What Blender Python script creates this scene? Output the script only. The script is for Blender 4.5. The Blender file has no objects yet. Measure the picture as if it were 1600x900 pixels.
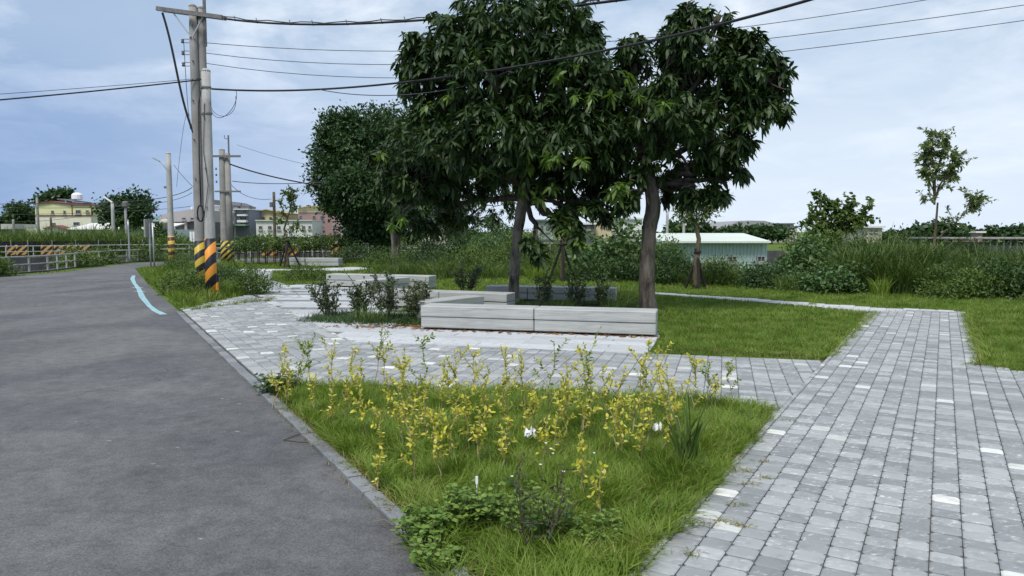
import bpy, math, random
import numpy as np
from mathutils import Vector

sc = bpy.context.scene
R_ = math.radians
rng = np.random.default_rng(11)
random.seed(5)

# ------------------------------------------------------------------ camera
cam = bpy.data.cameras.new('camera')
cam.sensor_width = 36.0
cam.lens = 25.99
cam.clip_start = 0.05
cam.clip_end = 6000
camo = bpy.data.objects.new('camera', cam)
sc.collection.objects.link(camo)
camo.location = (0, 0, 1.6)
camo.rotation_euler = (R_(90 - 4.357), 0, 0)
sc.camera = camo

# ------------------------------------------------------------------ sky
SUN_EL, SUN_AZ = 58.0, 205.0          # degrees, azimuth clockwise from +Y
w = bpy.data.worlds.new('World')
sc.world = w
w.use_nodes = True
nt = w.node_tree
nt.nodes.clear()


def N(tree, typ, **kw):
    n = tree.nodes.new(typ)
    for k, v in kw.items():
        setattr(n, k, v)
    return n


def ramp(tree, fac, stops, interp='LINEAR'):
    n = tree.nodes.new('ShaderNodeValToRGB')
    n.color_ramp.interpolation = interp
    e = n.color_ramp.elements
    while len(e) < len(stops):
        e.new(0.5)
    for el, (p, c) in zip(e, stops):
        el.position = p
        el.color = (c[0], c[1], c[2], 1) if not isinstance(c, (int, float)) else (c, c, c, 1)
    tree.links.new(fac, n.inputs[0])
    return n.outputs[0]


def mix(tree, fac, a, b, mode='MIX'):
    n = tree.nodes.new('ShaderNodeMix')
    n.data_type = 'RGBA'
    n.blend_type = mode
    for sock, v in ((n.inputs[0], fac), (n.inputs[6], a), (n.inputs[7], b)):
        if isinstance(v, (int, float)):
            sock.default_value = v
        elif isinstance(v, tuple):
            sock.default_value = (v[0], v[1], v[2], 1)
        else:
            tree.links.new(v, sock)
    return n.outputs[2]


def mth(tree, op, a, b=0.0, clamp=False):
    n = tree.nodes.new('ShaderNodeMath')
    n.operation = op
    n.use_clamp = clamp
    for i, v in enumerate((a, b)):
        if isinstance(v, (int, float)):
            n.inputs[i].default_value = v
        else:
            tree.links.new(v, n.inputs[i])
    return n.outputs[0]


def noise(tree, vec, scale, detail=4.0, rough=0.55, dist=0.0):
    n = tree.nodes.new('ShaderNodeTexNoise')
    n.inputs['Scale'].default_value = scale
    n.inputs['Detail'].default_value = detail
    n.inputs['Roughness'].default_value = rough
    n.inputs['Distortion'].default_value = dist
    if vec is not None:
        tree.links.new(vec, n.inputs['Vector'])
    return n.outputs['Fac']


def mapping(tree, vec, scale=(1, 1, 1), loc=(0, 0, 0), rot=(0, 0, 0)):
    n = tree.nodes.new('ShaderNodeMapping')
    n.inputs['Scale'].default_value = scale
    n.inputs['Location'].default_value = loc
    n.inputs['Rotation'].default_value = rot
    tree.links.new(vec, n.inputs['Vector'])
    return n.outputs[0]


sky = N(nt, 'ShaderNodeTexSky', sky_type='NISHITA')
sky.sun_disc = False
sky.sun_elevation = R_(SUN_EL)
sky.sun_rotation = R_(SUN_AZ)
sky.air_density = 1.0
sky.dust_density = 1.2
sky.ozone_density = 1.5
tc = N(nt, 'ShaderNodeTexCoord')
sep = N(nt, 'ShaderNodeSeparateXYZ')
nt.links.new(tc.outputs['Generated'], sep.inputs[0])
zz = mth(nt, 'ADD', mth(nt, 'MAXIMUM', sep.outputs[2], 0.0), 0.22)
cmb = N(nt, 'ShaderNodeCombineXYZ')
nt.links.new(mth(nt, 'DIVIDE', sep.outputs[0], zz), cmb.inputs[0])
nt.links.new(mth(nt, 'DIVIDE', sep.outputs[1], zz), cmb.inputs[1])
cl1 = noise(nt, mapping(nt, cmb.outputs[0], (1, 1, 1), (3.1, 1.7, 0)), 0.75, 7, 0.55, 0.25)
cl2 = noise(nt, mapping(nt, cmb.outputs[0], (1, 1, 1), (8.3, 4.1, 2)), 2.6, 8, 0.6, 0.4)
thick = ramp(nt, cl1, [(0.30, 0.0), (0.58, 1.0)])
puff = ramp(nt, cl2, [(0.45, 0.0), (0.67, 1.0)])
cloud = mix(nt, puff, (4.5, 5.4, 6.5), (8.0, 8.4, 8.9))
veil = mix(nt, 0.75, sky.outputs[0], (3.1, 4.4, 6.3))
col = mix(nt, mth(nt, 'MULTIPLY', thick, 0.85), veil, cloud)
# lower band of the sky: a dull blue rain veil far off
band = ramp(nt, sep.outputs[2], [(0.0, 1.0), (0.12, 0.8), (0.27, 0.0)])
west = ramp(nt, mth(nt, 'ADD', mth(nt, 'MULTIPLY', sep.outputs[0], -0.9), mth(nt, 'MULTIPLY', cl1, 0.35)), [(0.18, 0.0), (0.68, 1.0)])
rain = mix(nt, west, (6.3, 7.1, 8.1), (2.4, 3.5, 5.7))
col = mix(nt, mth(nt, 'MULTIPLY', band, 0.85), col, rain)
# heavier cloud towards the west, all the way up
heavy = ramp(nt, mth(nt, 'ADD', mth(nt, 'MULTIPLY', sep.outputs[0], -0.8), mth(nt, 'MULTIPLY', cl1, 0.5)), [(0.12, 0.0), (0.72, 1.0)])
col = mix(nt, heavy, col, mix(nt, 1.0, col, (0.82, 0.87, 0.93), 'MULTIPLY'))
bg = N(nt, 'ShaderNodeBackground')
bg.inputs[1].default_value = 0.056
nt.links.new(col, bg.inputs[0])
wo = N(nt, 'ShaderNodeOutputWorld')
nt.links.new(bg.outputs[0], wo.inputs[0])

# ------------------------------------------------------------------ sun, exposure
sl = bpy.data.lights.new('sun', 'SUN')
sl.energy = 1.5
sl.angle = R_(18)
sl.color = (1.0, 0.95, 0.87)
so = bpy.data.objects.new('sun', sl)
sc.collection.objects.link(so)
el, az = R_(SUN_EL), R_(SUN_AZ)
to_sun = Vector((math.sin(az) * math.cos(el), math.cos(az) * math.cos(el), math.sin(el)))
so.rotation_euler = to_sun.to_track_quat('Z', 'Y').to_euler()
so.location = (0, -5, 30)
sc.view_settings.view_transform = 'Standard'
sc.view_settings.look = 'None'
sc.view_settings.gamma = 1.0
sc.view_settings.exposure = 1.2
sc.view_settings.use_curve_mapping = False
try:
    sc.cycles.max_bounces = 6
    sc.cycles.diffuse_bounces = 3
    sc.cycles.transmission_bounces = 4
    sc.cycles.glossy_bounces = 2
except Exception:
    pass

# ------------------------------------------------------------------ helpers
C = sc.collection


def tag(o, label=None, cat=None, group=None, kind=None):
    if label:
        o['label'] = label
    if cat:
        o['category'] = cat
    if group:
        o['group'] = group
    if kind:
        o['kind'] = kind
    return o


def empty(name, loc=(0, 0, 0), rz=0.0):
    o = bpy.data.objects.new(name, None)
    o.empty_display_size = 0.2
    C.objects.link(o)
    o.location = loc
    o.rotation_euler = (0, 0, rz)
    return o


def link(name, me, mats=None, parent=None):
    if mats is not None:
        for m in (mats if isinstance(mats, (list, tuple)) else [mats]):
            me.materials.append(m)
    o = bpy.data.objects.new(name, me)
    C.objects.link(o)
    if parent is not None:
        o.parent = parent
    return o


def mesh_np(name, V, F, mi=None, smooth=False):
    V = np.asarray(V, dtype=np.float32)
    F = np.asarray(F, dtype=np.int32)
    k = F.shape[1]
    me = bpy.data.meshes.new(name)
    me.vertices.add(len(V))
    me.vertices.foreach_set('co', V.ravel())
    me.loops.add(F.size)
    me.loops.foreach_set('vertex_index', F.ravel())
    me.polygons.add(len(F))
    me.polygons.foreach_set('loop_start', np.arange(0, F.size, k, dtype=np.int32))
    if mi is not None:
        me.polygons.foreach_set('material_index', np.asarray(mi, dtype=np.int32))
    me.polygons.foreach_set('use_smooth', np.full(len(F), smooth, dtype=bool))
    me.update(calc_edges=True)
    me.validate()
    return me


class MB:
    """collects shapes for one mesh"""

    def __init__(self):
        self.v, self.f, self.m = [], [], []

    def add(self, verts, faces, mi=0):
        b = len(self.v)
        self.v += [tuple(map(float, q)) for q in verts]
        self.f += [tuple(int(i) + b for i in f) for f in faces]
        self.m += [mi] * len(faces)
        return self

    def box(self, x0, x1, y0, y1, z0, z1, mi=0):
        return self.add([(x0, y0, z0), (x1, y0, z0), (x1, y1, z0), (x0, y1, z0), (x0, y0, z1), (x1, y0, z1), (x1, y1, z1), (x0, y1, z1)],
                        [(3, 2, 1, 0), (4, 5, 6, 7), (0, 1, 5, 4), (1, 2, 6, 5), (2, 3, 7, 6), (3, 0, 4, 7)], mi)

    def bevbox(self, x0, x1, y0, y1, z0, z1, b, mi=0):
        """box with chamfered edges"""
        V = []
        for z, i in ((z0, b), (z0 + b, 0), (z1 - b, 0), (z1, b)):
            X0, X1, Y0, Y1 = x0 + i, x1 - i, y0 + i, y1 - i
            c = b if i == 0 else b * 0.4
            V += [(X0 + c, Y0, z), (X1 - c, Y0, z), (X1, Y0 + c, z), (X1, Y1 - c, z), (X1 - c, Y1, z), (X0 + c, Y1, z), (X0, Y1 - c, z), (X0, Y0 + c, z)]
        Fs = [tuple(range(7, -1, -1)), tuple(range(24, 32))]
        for r in range(3):
            for k in range(8):
                a = r * 8 + k
                c = r * 8 + (k + 1) % 8
                Fs.append((a, c, c + 8, a + 8))
        return self.add(V, Fs, mi)

    def prism(self, pts, y0, y1, mi=0):
        """polygon in x,z pushed along y"""
        n = len(pts)
        V = [(x, y0, z) for x, z in pts] + [(x, y1, z) for x, z in pts]
        Fs = [tuple(range(n)), tuple(range(2 * n - 1, n - 1, -1))]
        for i in range(n):
            j = (i + 1) % n
            Fs.append((j, i, i + n, j + n))
        return self.add(V, Fs, mi)

    def slab(self, poly, z0, z1, mi=0):
        n = len(poly)
        V = [(x, y, z0) for x, y in poly] + [(x, y, z1) for x, y in poly]
        Fs = [tuple(range(n - 1, -1, -1)), tuple(range(n, 2 * n))]
        for i in range(n):
            j = (i + 1) % n
            Fs.append((i, j, j + n, i + n))
        return self.add(V, Fs, mi)

    def tube(self, pts, rad, k=8, mi=0, cap=True):
        pts = [Vector(q) for q in pts]
        if isinstance(rad, (int, float)):
            rad = [rad] * len(pts)
        n = len(pts)
        up = None
        V = []
        for i, q in enumerate(pts):
            t = (pts[min(i + 1, n - 1)] - pts[max(i - 1, 0)]).normalized()
            if up is None:
                up = Vector((0, 0, 1)) if abs(t.z) < 0.9 else Vector((1, 0, 0))
            s = t.cross(up)
            if s.length < 1e-5:
                s = t.cross(Vector((0, 1, 0)))
            s.normalize()
            up = s.cross(t).normalized()
            for j in range(k):
                a = 2 * math.pi * j / k
                V.append(q + (s * math.cos(a) + up * math.sin(a)) * rad[i])
        Fs = []
        for i in range(n - 1):
            for j in range(k):
                a, b = i * k + j, i * k + (j + 1) % k
                Fs.append((a, b, b + k, a + k))
        if cap:
            Fs.append(tuple(range(k - 1, -1, -1)))
            Fs.append(tuple(range((n - 1) * k, n * k)))
        return self.add(V, Fs, mi)

    def lathe(self, c, prof, k=16, mi=0):
        V, Fs = [], []
        for r, z in prof:
            for j in range(k):
                a = 2 * math.pi * j / k
                V.append((c[0] + r * math.cos(a), c[1] + r * math.sin(a), c[2] + z))
        for i in range(len(prof) - 1):
            for j in range(k):
                a, b = i * k + j, i * k + (j + 1) % k
                Fs.append((a, b, b + k, a + k))
        Fs.append(tuple(range(k - 1, -1, -1)))
        Fs.append(tuple(range((len(prof) - 1) * k, len(prof) * k)))
        return self.add(V, Fs, mi)

    def mesh(self, name, smooth=False):
        me = bpy.data.meshes.new(name)
        me.from_pydata(self.v, [], self.f)
        if any(self.m):
            me.polygons.foreach_set('material_index', self.m)
        if smooth:
            me.polygons.foreach_set('use_smooth', [True] * len(self.f))
        me.update()
        return me

    def build(self, name, mats, parent=None, smooth=False):
        return link(name, self.mesh(name, smooth), mats, parent)


def inpoly(P, poly):
    P = np.asarray(P)
    x, y = P[:, 0], P[:, 1]
    ins = np.zeros(len(P), bool)
    n = len(poly)
    for i in range(n):
        x0, y0 = poly[i]
        x1, y1 = poly[(i + 1) % n]
        if y0 == y1:
            continue
        c = ((y0 > y) != (y1 > y)) & (x < (x1 - x0) * (y - y0) / (y1 - y0) + x0)
        ins ^= c
    return ins


def nrm(a):
    return a / np.maximum(np.linalg.norm(a, axis=-1, keepdims=True), 1e-9)


def leaves(P, D, L, W, droop=0.25, roll=0.6, up=None, simple=False):
    """leaf blades: base points P, directions D, lengths L, widths W -> verts, faces (tris)"""
    n = len(P)
    D = nrm(D)
    if up is None:
        up = np.tile(np.array([0, 0, 1.0]), (n, 1))
    U = nrm(up + rng.normal(0, roll, (n, 3)))
    S_ = nrm(np.cross(D, U))
    Nn = np.cross(S_, D)
    L = np.broadcast_to(L, (n,))[:, None]
    W = np.broadcast_to(W, (n,))[:, None]
    dn = np.array([0, 0, -1.0]) * droop
    if simple:
        m = P + D * L * 0.5 + dn * L * 0.12
        V = np.stack([P, m + S_ * W * 0.5, P + D * L + dn * L * 0.5, m - S_ * W * 0.5], 1)
        f = np.array([[0, 1, 2], [0, 2, 3]])
    else:
        a = P + D * L * 0.30 + dn * L * 0.06 + Nn * W * 0.10
        b = P + D * L * 0.66 + dn * L * 0.35 + Nn * W * 0.08
        t = P + D * L + dn * L * 0.85
        V = np.stack([P, a + S_ * W * 0.46, a - S_ * W * 0.46, b + S_ * W * 0.42, b - S_ * W * 0.42, t], 1)
        f = np.array([[0, 1, 2], [1, 3, 4], [1, 4, 2], [3, 5, 4]])
    k = V.shape[1]
    Fc = (f[None] + (np.arange(n) * k)[:, None, None]).reshape(-1, 3)
    return V.reshape(-1, 3), Fc


def blades(P, H, W, lean, az, curve=0.5, seg=2):
    """grass blades: base P (n,3), height H, width W, lean amount, azimuth"""
    n = len(P)
    d = np.stack([np.cos(az), np.sin(az), np.zeros(n)], 1)
    fa = az + rng.uniform(-1.2, 1.2, n) + math.pi / 2
    s = np.stack([np.cos(fa), np.sin(fa), np.zeros(n)], 1)
    H = H[:, None]
    W = np.broadcast_to(W, (n,))[:, None]
    lean = np.broadcast_to(lean, (n,))[:, None]
    rows = []
    for i in range(seg + 1):
        t = i / seg
        c = P + np.array([0, 0, 1.0]) * H * (t - curve * lean * t * t * 0.6) + d * H * lean * (t ** 1.8)
        if i == seg:
            rows.append(c[:, None])
        else:
            ww = W * (1 - 0.45 * t)
            rows.append(np.stack([c - s * ww * 0.5, c + s * ww * 0.5], 1))
    V = np.concatenate(rows, 1)
    f = []
    for i in range(seg - 1):
        a = 2 * i
        f += [[a, a + 1, a + 3], [a, a + 3, a + 2]]
    a = 2 * (seg - 1)
    f.append([a, a + 1, a + 2])
    f = np.array(f)
    k = V.shape[1]
    Fc = (f[None] + (np.arange(n) * k)[:, None, None]).reshape(-1, 3)
    return V.reshape(-1, 3), Fc


def cat_(parts):
    Vs, Fs, b = [], [], 0
    for V, F in parts:
        Vs.append(V)
        Fs.append(F + b)
        b += len(V)
    return np.concatenate(Vs), np.concatenate(Fs)


def wob(P, s, seed=0.0):
    """smooth pseudo-noise 0..1 on xy"""
    x, y = P[:, 0] * s + seed, P[:, 1] * s - seed * 0.7
    v = np.sin(x * 1.7 + 1.3 * np.sin(y * 1.1)) + np.sin(y * 2.3 + 1.7 * np.sin(x * 0.9 + 2)) + 0.6 * np.sin(x * 4.1 + y * 3.3)
    return np.clip(v / 5.2 + 0.5, 0, 1)


# ------------------------------------------------------------------ materials
def mat(name, rough=0.8, spec=0.3):
    m = bpy.data.materials.new(name)
    m.use_nodes = True
    t = m.node_tree
    b = t.nodes['Principled BSDF']
    b.inputs['Roughness'].default_value = rough
    b.inputs['Specular IOR Level'].default_value = spec
    return m, t, b


def geo(t):
    return t.nodes.new('ShaderNodeNewGeometry')


def bump(t, b, h, strength=0.3, dist=0.01):
    n = t.nodes.new('ShaderNodeBump')
    n.inputs['Strength'].default_value = strength
    n.inputs['Distance'].default_value = dist
    t.links.new(h, n.inputs['Height'])
    t.links.new(n.outputs[0], b.inputs['Normal'])


def rnd(t):
    """per-object plus per-island random 0..1"""
    g = geo(t)
    oi = t.nodes.new('ShaderNodeObjectInfo')
    return mth(t, 'FRACT', mth(t, 'ADD', g.outputs['Random Per Island'], oi.outputs['Random']))


def plain(name, c, rough=0.7, var=0.18, scale=3.0, spec=0.3, metal=0.0, bmp=0.15):
    m, t, b = mat(name, rough, spec)
    tcn = t.nodes.new('ShaderNodeTexCoord')
    n = noise(t, tcn.outputs['Object'], scale, 6, 0.6)
    lo = tuple(x * (1 - var) for x in c)
    hi = tuple(min(1, x * (1 + var)) for x in c)
    t.links.new(ramp(t, n, [(0.3, lo), (0.7, hi)]), b.inputs['Base Color'])
    b.inputs['Metallic'].default_value = metal
    if bmp:
        bump(t, b, noise(t, tcn.outputs['Object'], scale * 8, 4), bmp, 0.01)
    return m


def leafmat(name, stops, rough=0.5, spec=0.35, trans=0.3, tint=(1.25, 1.25, 0.6), clump=0.0, cscale=1.0):
    m, t, b = mat(name, rough, spec)
    r = rnd(t)
    if clump > 0:
        g = geo(t)
        cn = noise(t, g.outputs['Position'], cscale, 2)
        r = mth(t, 'ADD', mth(t, 'MULTIPLY', r, 1 - clump), mth(t, 'MULTIPLY', ramp(t, cn, [(0.3, 0.0), (0.7, 1.0)]), clump))
    c = ramp(t, r, stops)
    t.links.new(c, b.inputs['Base Color'])
    tr = t.nodes.new('ShaderNodeBsdfTranslucent')
    t.links.new(mix(t, 1.0, c, tint, 'MULTIPLY'), tr.inputs[0])
    mx = t.nodes.new('ShaderNodeMixShader')
    mx.inputs[0].default_value = trans
    t.links.new(b.outputs[0], mx.inputs[1])
    t.links.new(tr.outputs[0], mx.inputs[2])
    t.links.new(mx.outputs[0], t.nodes['Material Output'].inputs[0])
    return m


M = {}
# asphalt
m, t, b = mat('asphalt', 0.88, 0.25)
g = geo(t)
big = noise(t, g.outputs['Position'], 0.35, 5, 0.6)
streak = noise(t, mapping(t, g.outputs['Position'], (0.9, 0.16, 1), rot=(0, 0, R_(-29))), 1.2, 5, 0.6)
fine = noise(t, g.outputs['Position'], 95, 2, 0.7)
base = ramp(t, mth(t, 'ADD', mth(t, 'MULTIPLY', big, 0.5), mth(t, 'MULTIPLY', streak, 0.5)), [(0.35, (0.110, 0.110, 0.112)), (0.62, (0.166, 0.166, 0.168))])
mid = noise(t, g.outputs['Position'], 5.5, 6, 0.75)
base = mix(t, 1.0, base, ramp(t, mid, [(0.30, (0.72, 0.72, 0.73)), (0.5, (1.0, 1.0, 1.0)), (0.72, (1.30, 1.29, 1.27))]), 'MULTIPLY')
worn = noise(t, mapping(t, g.outputs['Position'], (0.5, 0.5, 1), (4, 9, 0)), 0.8, 3, 0.5, 0.8)
base = mix(t, 1.0, base, ramp(t, worn, [(0.38, (0.80, 0.80, 0.82)), (0.6, (1.08, 1.07, 1.05))]), 'MULTIPLY')
base = mix(t, mth(t, 'MULTIPLY', ramp(t, fine, [(0.32, 0.0), (0.72, 1.0)]), 0.55), mix(t, 1.0, base, (0.62, 0.62, 0.63), 'MULTIPLY'), mix(t, 1.0, base, (1.75, 1.75, 1.75), 'MULTIPLY'))
vo = t.nodes.new('ShaderNodeTexVoronoi')
vo.inputs['Scale'].default_value = 3.2
vo.inputs['Randomness'].default_value = 1.0
t.links.new(mapping(t, g.outputs['Position'], (1, 1.6, 1), rot=(0, 0, 0.4)), vo.inputs['Vector'])
spk = ramp(t, mth(t, 'ADD', vo.outputs['Distance'], mth(t, 'MULTIPLY', noise(t, g.outputs['Position'], 22, 3), 0.16)), [(0.12, 1.0), (0.16, 0.0)])
pick = ramp(t, noise(t, g.outputs['Position'], 1.1, 2), [(0.46, 0.0), (0.56, 1.0)])
base = mix(t, mth(t, 'MULTIPLY', mth(t, 'MULTIPLY', spk, pick), 0.8), base, (0.34, 0.34, 0.33))
vc = t.nodes.new('ShaderNodeTexVoronoi')
vc.feature = 'DISTANCE_TO_EDGE'
vc.inputs['Scale'].default_value = 0.42
wv_ = N(t, 'ShaderNodeVectorMath', operation='ADD')
nz = N(t, 'ShaderNodeTexNoise')
nz.inputs['Scale'].default_value = 1.7
nz.inputs['Detail'].default_value = 6
t.links.new(g.outputs['Position'], nz.inputs['Vector'])
t.links.new(g.outputs['Position'], wv_.inputs[0])
t.links.new(nz.outputs['Color'], wv_.inputs[1])
t.links.new(wv_.outputs[0], vc.inputs['Vector'])
crk = ramp(t, vc.outputs['Distance'], [(0.002, 1.0), (0.006, 0.0)])
crm = ramp(t, noise(t, g.outputs['Position'], 0.33, 2), [(0.54, 0.0), (0.60, 1.0)])
base = mix(t, mth(t, 'MULTIPLY', mth(t, 'MULTIPLY', crk, crm), 0.6), base, (0.03, 0.03, 0.032))
grit = ramp(t, noise(t, g.outputs['Position'], 38, 3, 0.8), [(0.62, 0.0), (0.74, 1.0)])
base = mix(t, mth(t, 'MULTIPLY', grit, 0.4), base, (0.27, 0.268, 0.26))
t.links.new(base, b.inputs['Base Color'])
bump(t, b, fine, 0.7, 0.008)
M['asphalt'] = m

# pavers
def paver_mat(name, lo, hi, scuff, amt, rough=0.8):
    m, t, b = mat(name, rough, 0.3)
    g = geo(t)
    r = rnd(t)
    c = ramp(t, r, [(0.0, lo), (0.55, tuple((x + y) / 2 for x, y in zip(lo, hi))), (1.0, hi)])
    blot = noise(t, g.outputs['Position'], 9, 5, 0.65)
    c = mix(t, mth(t, 'MULTIPLY', ramp(t, blot, [(0.35, 1.0), (0.5, 0.0)]), 0.35), c, tuple(x * 0.7 for x in lo))
    sc_ = noise(t, mapping(t, g.outputs['Position'], (1, 2.2, 1), rot=(0, 0, R_(30))), 17, 6, 0.7)
    pat = noise(t, g.outputs['Position'], 0.55, 2)
    c = mix(t, mth(t, 'MULTIPLY', mth(t, 'MULTIPLY', ramp(t, sc_, [(0.56, 0.0), (0.68, 1.0)]), ramp(t, pat, [(0.36, 0.25), (0.6, 1.0)])), amt), c, scuff)
    t.links.new(c, b.inputs['Base Color'])
    bump(t, b, noise(t, g.outputs['Position'], 70, 5, 0.7), 0.5, 0.004)
    return m


M['paver'] = paver_mat('grey_paver', (0.215, 0.226, 0.232), (0.385, 0.396, 0.398), (0.66, 0.67, 0.67), 0.9)
M['paver_white'] = paver_mat('white_paver', (0.44, 0.45, 0.43), (0.70, 0.70, 0.66), (0.8, 0.8, 0.78), 0.4)
M['slab'] = paver_mat('pale_slab', (0.40, 0.415, 0.43), (0.52, 0.53, 0.54), (0.66, 0.66, 0.66), 0.35)
M['slab_dark'] = paver_mat('dark_slab', (0.19, 0.20, 0.215), (0.25, 0.26, 0.27), (0.4, 0.4, 0.4), 0.3)
M['kerb'] = paver_mat('kerb_stone', (0.14, 0.15, 0.16), (0.24, 0.25, 0.262), (0.42, 0.42, 0.42), 0.5)
M['joint'] = plain('joint_sand', (0.085, 0.085, 0.083), 0.95, 0.35, 14)

# ground under the grass
m, t, b = mat('turf_soil', 0.95, 0.1)
g = geo(t)
n1 = noise(t, g.outputs['Position'], 0.5, 5)
n2 = noise(t, g.outputs['Position'], 14, 5, 0.7)
c = ramp(t, mth(t, 'ADD', mth(t, 'MULTIPLY', n1, 0.5), mth(t, 'MULTIPLY', n2, 0.5)), [(0.36, (0.060, 0.078, 0.024)), (0.5, (0.095, 0.145, 0.028)), (0.64, (0.140, 0.190, 0.045))])
t.links.new(c, b.inputs['Base Color'])
bump(t, b, n2, 0.8, 0.04)
M['turf'] = m

GR = [(0.0, (0.080, 0.140, 0.018)), (0.40, (0.155, 0.245, 0.034)), (0.75, (0.230, 0.310, 0.058)), (1.0, (0.320, 0.340, 0.120))]
M['grass'] = leafmat('grass_blades', GR, 0.55, 0.25, 0.35, (1.2, 1.2, 0.5), 0.45, 1.6)
M['lawn'] = leafmat('lawn_blades', [(0.0, (0.070, 0.125, 0.018)), (0.5, (0.140, 0.225, 0.034)), (1.0, (0.240, 0.290, 0.075))], 0.6, 0.2, 0.3, (1.2, 1.2, 0.5), 0.6, 1.5)
M['dry'] = leafmat('dry_grass', [(0.0, (0.16, 0.12, 0.05)), (1.0, (0.36, 0.30, 0.15))], 0.8, 0.1, 0.2)
M['mango'] = leafmat('mango_leaves', [(0.0, (0.013, 0.030, 0.009)), (0.5, (0.028, 0.058, 0.014)), (0.85, (0.048, 0.086, 0.020)), (1.0, (0.085, 0.120, 0.030))], 0.50, 0.32, 0.16, (1.2, 1.3, 0.5), 0.3, 0.9)
M['mango_young'] = leafmat('young_mango_leaves', [(0.0, (0.060, 0.120, 0.020)), (1.0, (0.150, 0.235, 0.040))], 0.42, 0.4, 0.35, (1.2, 1.2, 0.5))
M['banyan'] = leafmat('dense_leaves', [(0.0, (0.016, 0.042, 0.012)), (0.6, (0.034, 0.078, 0.020)), (1.0, (0.070, 0.125, 0.030))], 0.45, 0.4, 0.2, (1.2, 1.2, 0.5), 0.45, 0.5)
M['weed'] = leafmat('weed_leaves', [(0.0, (0.050, 0.092, 0.022)), (0.5, (0.095, 0.155, 0.034)), (1.0, (0.165, 0.220, 0.060))], 0.55, 0.3, 0.28, (1.2, 1.2, 0.5), 0.4, 1.1)
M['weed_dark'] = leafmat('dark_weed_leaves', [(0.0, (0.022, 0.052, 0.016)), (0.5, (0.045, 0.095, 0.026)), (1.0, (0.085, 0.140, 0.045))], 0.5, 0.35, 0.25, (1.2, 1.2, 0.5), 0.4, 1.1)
M['castor'] = leafmat('castor_leaves', [(0.0, (0.045, 0.095, 0.028)), (0.6, (0.085, 0.160, 0.045)), (1.0, (0.17, 0.25, 0.10))], 0.45, 0.4, 0.25, (1.1, 1.2, 0.6), 0.3, 1.3)
M['cane'] = leafmat('cane_blades', [(0.0, (0.035, 0.068, 0.018)), (0.55, (0.075, 0.130, 0.030)), (1.0, (0.190, 0.225, 0.085))], 0.5, 0.3, 0.28, (1.2, 1.2, 0.5), 0.35, 0.8)
M['privet'] = leafmat('privet_leaves', [(0.0, (0.040, 0.070, 0.030)), (0.6, (0.075, 0.120, 0.045)), (1.0, (0.160, 0.195, 0.085))], 0.4, 0.45, 0.15)
M['weed_bright'] = leafmat('bright_weed_leaves', [(0.0, (0.085, 0.165, 0.030)), (0.5, (0.150, 0.250, 0.045)), (1.0, (0.230, 0.320, 0.075))], 0.5, 0.3, 0.3, (1.2, 1.2, 0.5))
M['yellow'] = leafmat('yellow_leaves', [(0.0, (0.26, 0.33, 0.030)), (0.25, (0.48, 0.48, 0.050)), (0.75, (0.66, 0.60, 0.075)), (1.0, (0.72, 0.67, 0.22))], 0.5, 0.3, 0.35, (1.1, 1.05, 0.5))
M['yellowgreen'] = leafmat('yellow_green_leaves', [(0.0, (0.13, 0.22, 0.03)), (0.6, (0.24, 0.33, 0.045)), (1.0, (0.45, 0.46, 0.06))], 0.5, 0.3, 0.35, (1.1, 1.1, 0.5))
M['feather'] = leafmat('feathery_leaves', [(0.0, (0.09, 0.14, 0.05)), (1.0, (0.24, 0.30, 0.13))], 0.55, 0.3, 0.35)
M['litter'] = leafmat('fallen_leaves', [(0.0, (0.10, 0.045, 0.02)), (0.6, (0.20, 0.10, 0.05)), (1.0, (0.32, 0.20, 0.10))], 0.8, 0.1, 0.05)

# bark
def bark(name, lo, hi, sc1=9):
    m, t, b = mat(name, 0.95, 0.15)
    tcn = t.nodes.new('ShaderNodeTexCoord')
    v = mapping(t, tcn.outputs['Object'], (1, 1, 0.28))
    n = noise(t, v, sc1, 8, 0.7, 0.6)
    n2 = noise(t, tcn.outputs['Object'], 2.5, 3)
    c = ramp(t, mth(t, 'ADD', mth(t, 'MULTIPLY', n, 0.7), mth(t, 'MULTIPLY', n2, 0.3)), [(0.38, lo), (0.60, hi)])
    t.links.new(c, b.inputs['Base Color'])
    bump(t, b, n, 1.0, 0.06)
    return m


M['bark'] = bark('mango_bark', (0.055, 0.046, 0.037), (0.310, 0.270, 0.230), 8)
M['bark_dark'] = bark('dark_mango_bark', (0.040, 0.034, 0.028), (0.185, 0.162, 0.138), 8)
M['limb'] = bark('limb_bark', (0.035, 0.030, 0.024), (0.110, 0.095, 0.078), 8)
M['twig'] = bark('twig_bark', (0.07, 0.055, 0.035), (0.17, 0.145, 0.10), 14)
M['stake'] = plain('dark_timber_stake', (0.022, 0.018, 0.016), 0.85, 0.4, 20)
M['stem_green'] = plain('green_stem', (0.12, 0.15, 0.05), 0.7, 0.25, 10)
M['stem_pale'] = plain('pale_stem', (0.30, 0.26, 0.15), 0.7, 0.25, 10)

# concrete and others
def concrete(name, c, sc1=2.5, var=0.22, rough=0.85, stain=0.35):
    m, t, b = mat(name, rough, 0.25)
    tcn = t.nodes.new('ShaderNodeTexCoord')
    n = noise(t, tcn.outputs['Object'], sc1, 7, 0.65)
    run = noise(t, mapping(t, tcn.outputs['Object'], (6, 6, 0.35)), 2.2, 5, 0.6)
    col_ = ramp(t, n, [(0.3, tuple(x * (1 - var) for x in c)), (0.7, tuple(x * (1 + var) for x in c))])
    col_ = mix(t, mth(t, 'MULTIPLY', ramp(t, run, [(0.45, 0.0), (0.68, 1.0)]), stain), col_, tuple(x * 0.55 for x in c))
    t.links.new(col_, b.inputs['Base Color'])
    bump(t, b, noise(t, tcn.outputs['Object'], 45, 5, 0.7), 0.35, 0.006)
    return m


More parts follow.
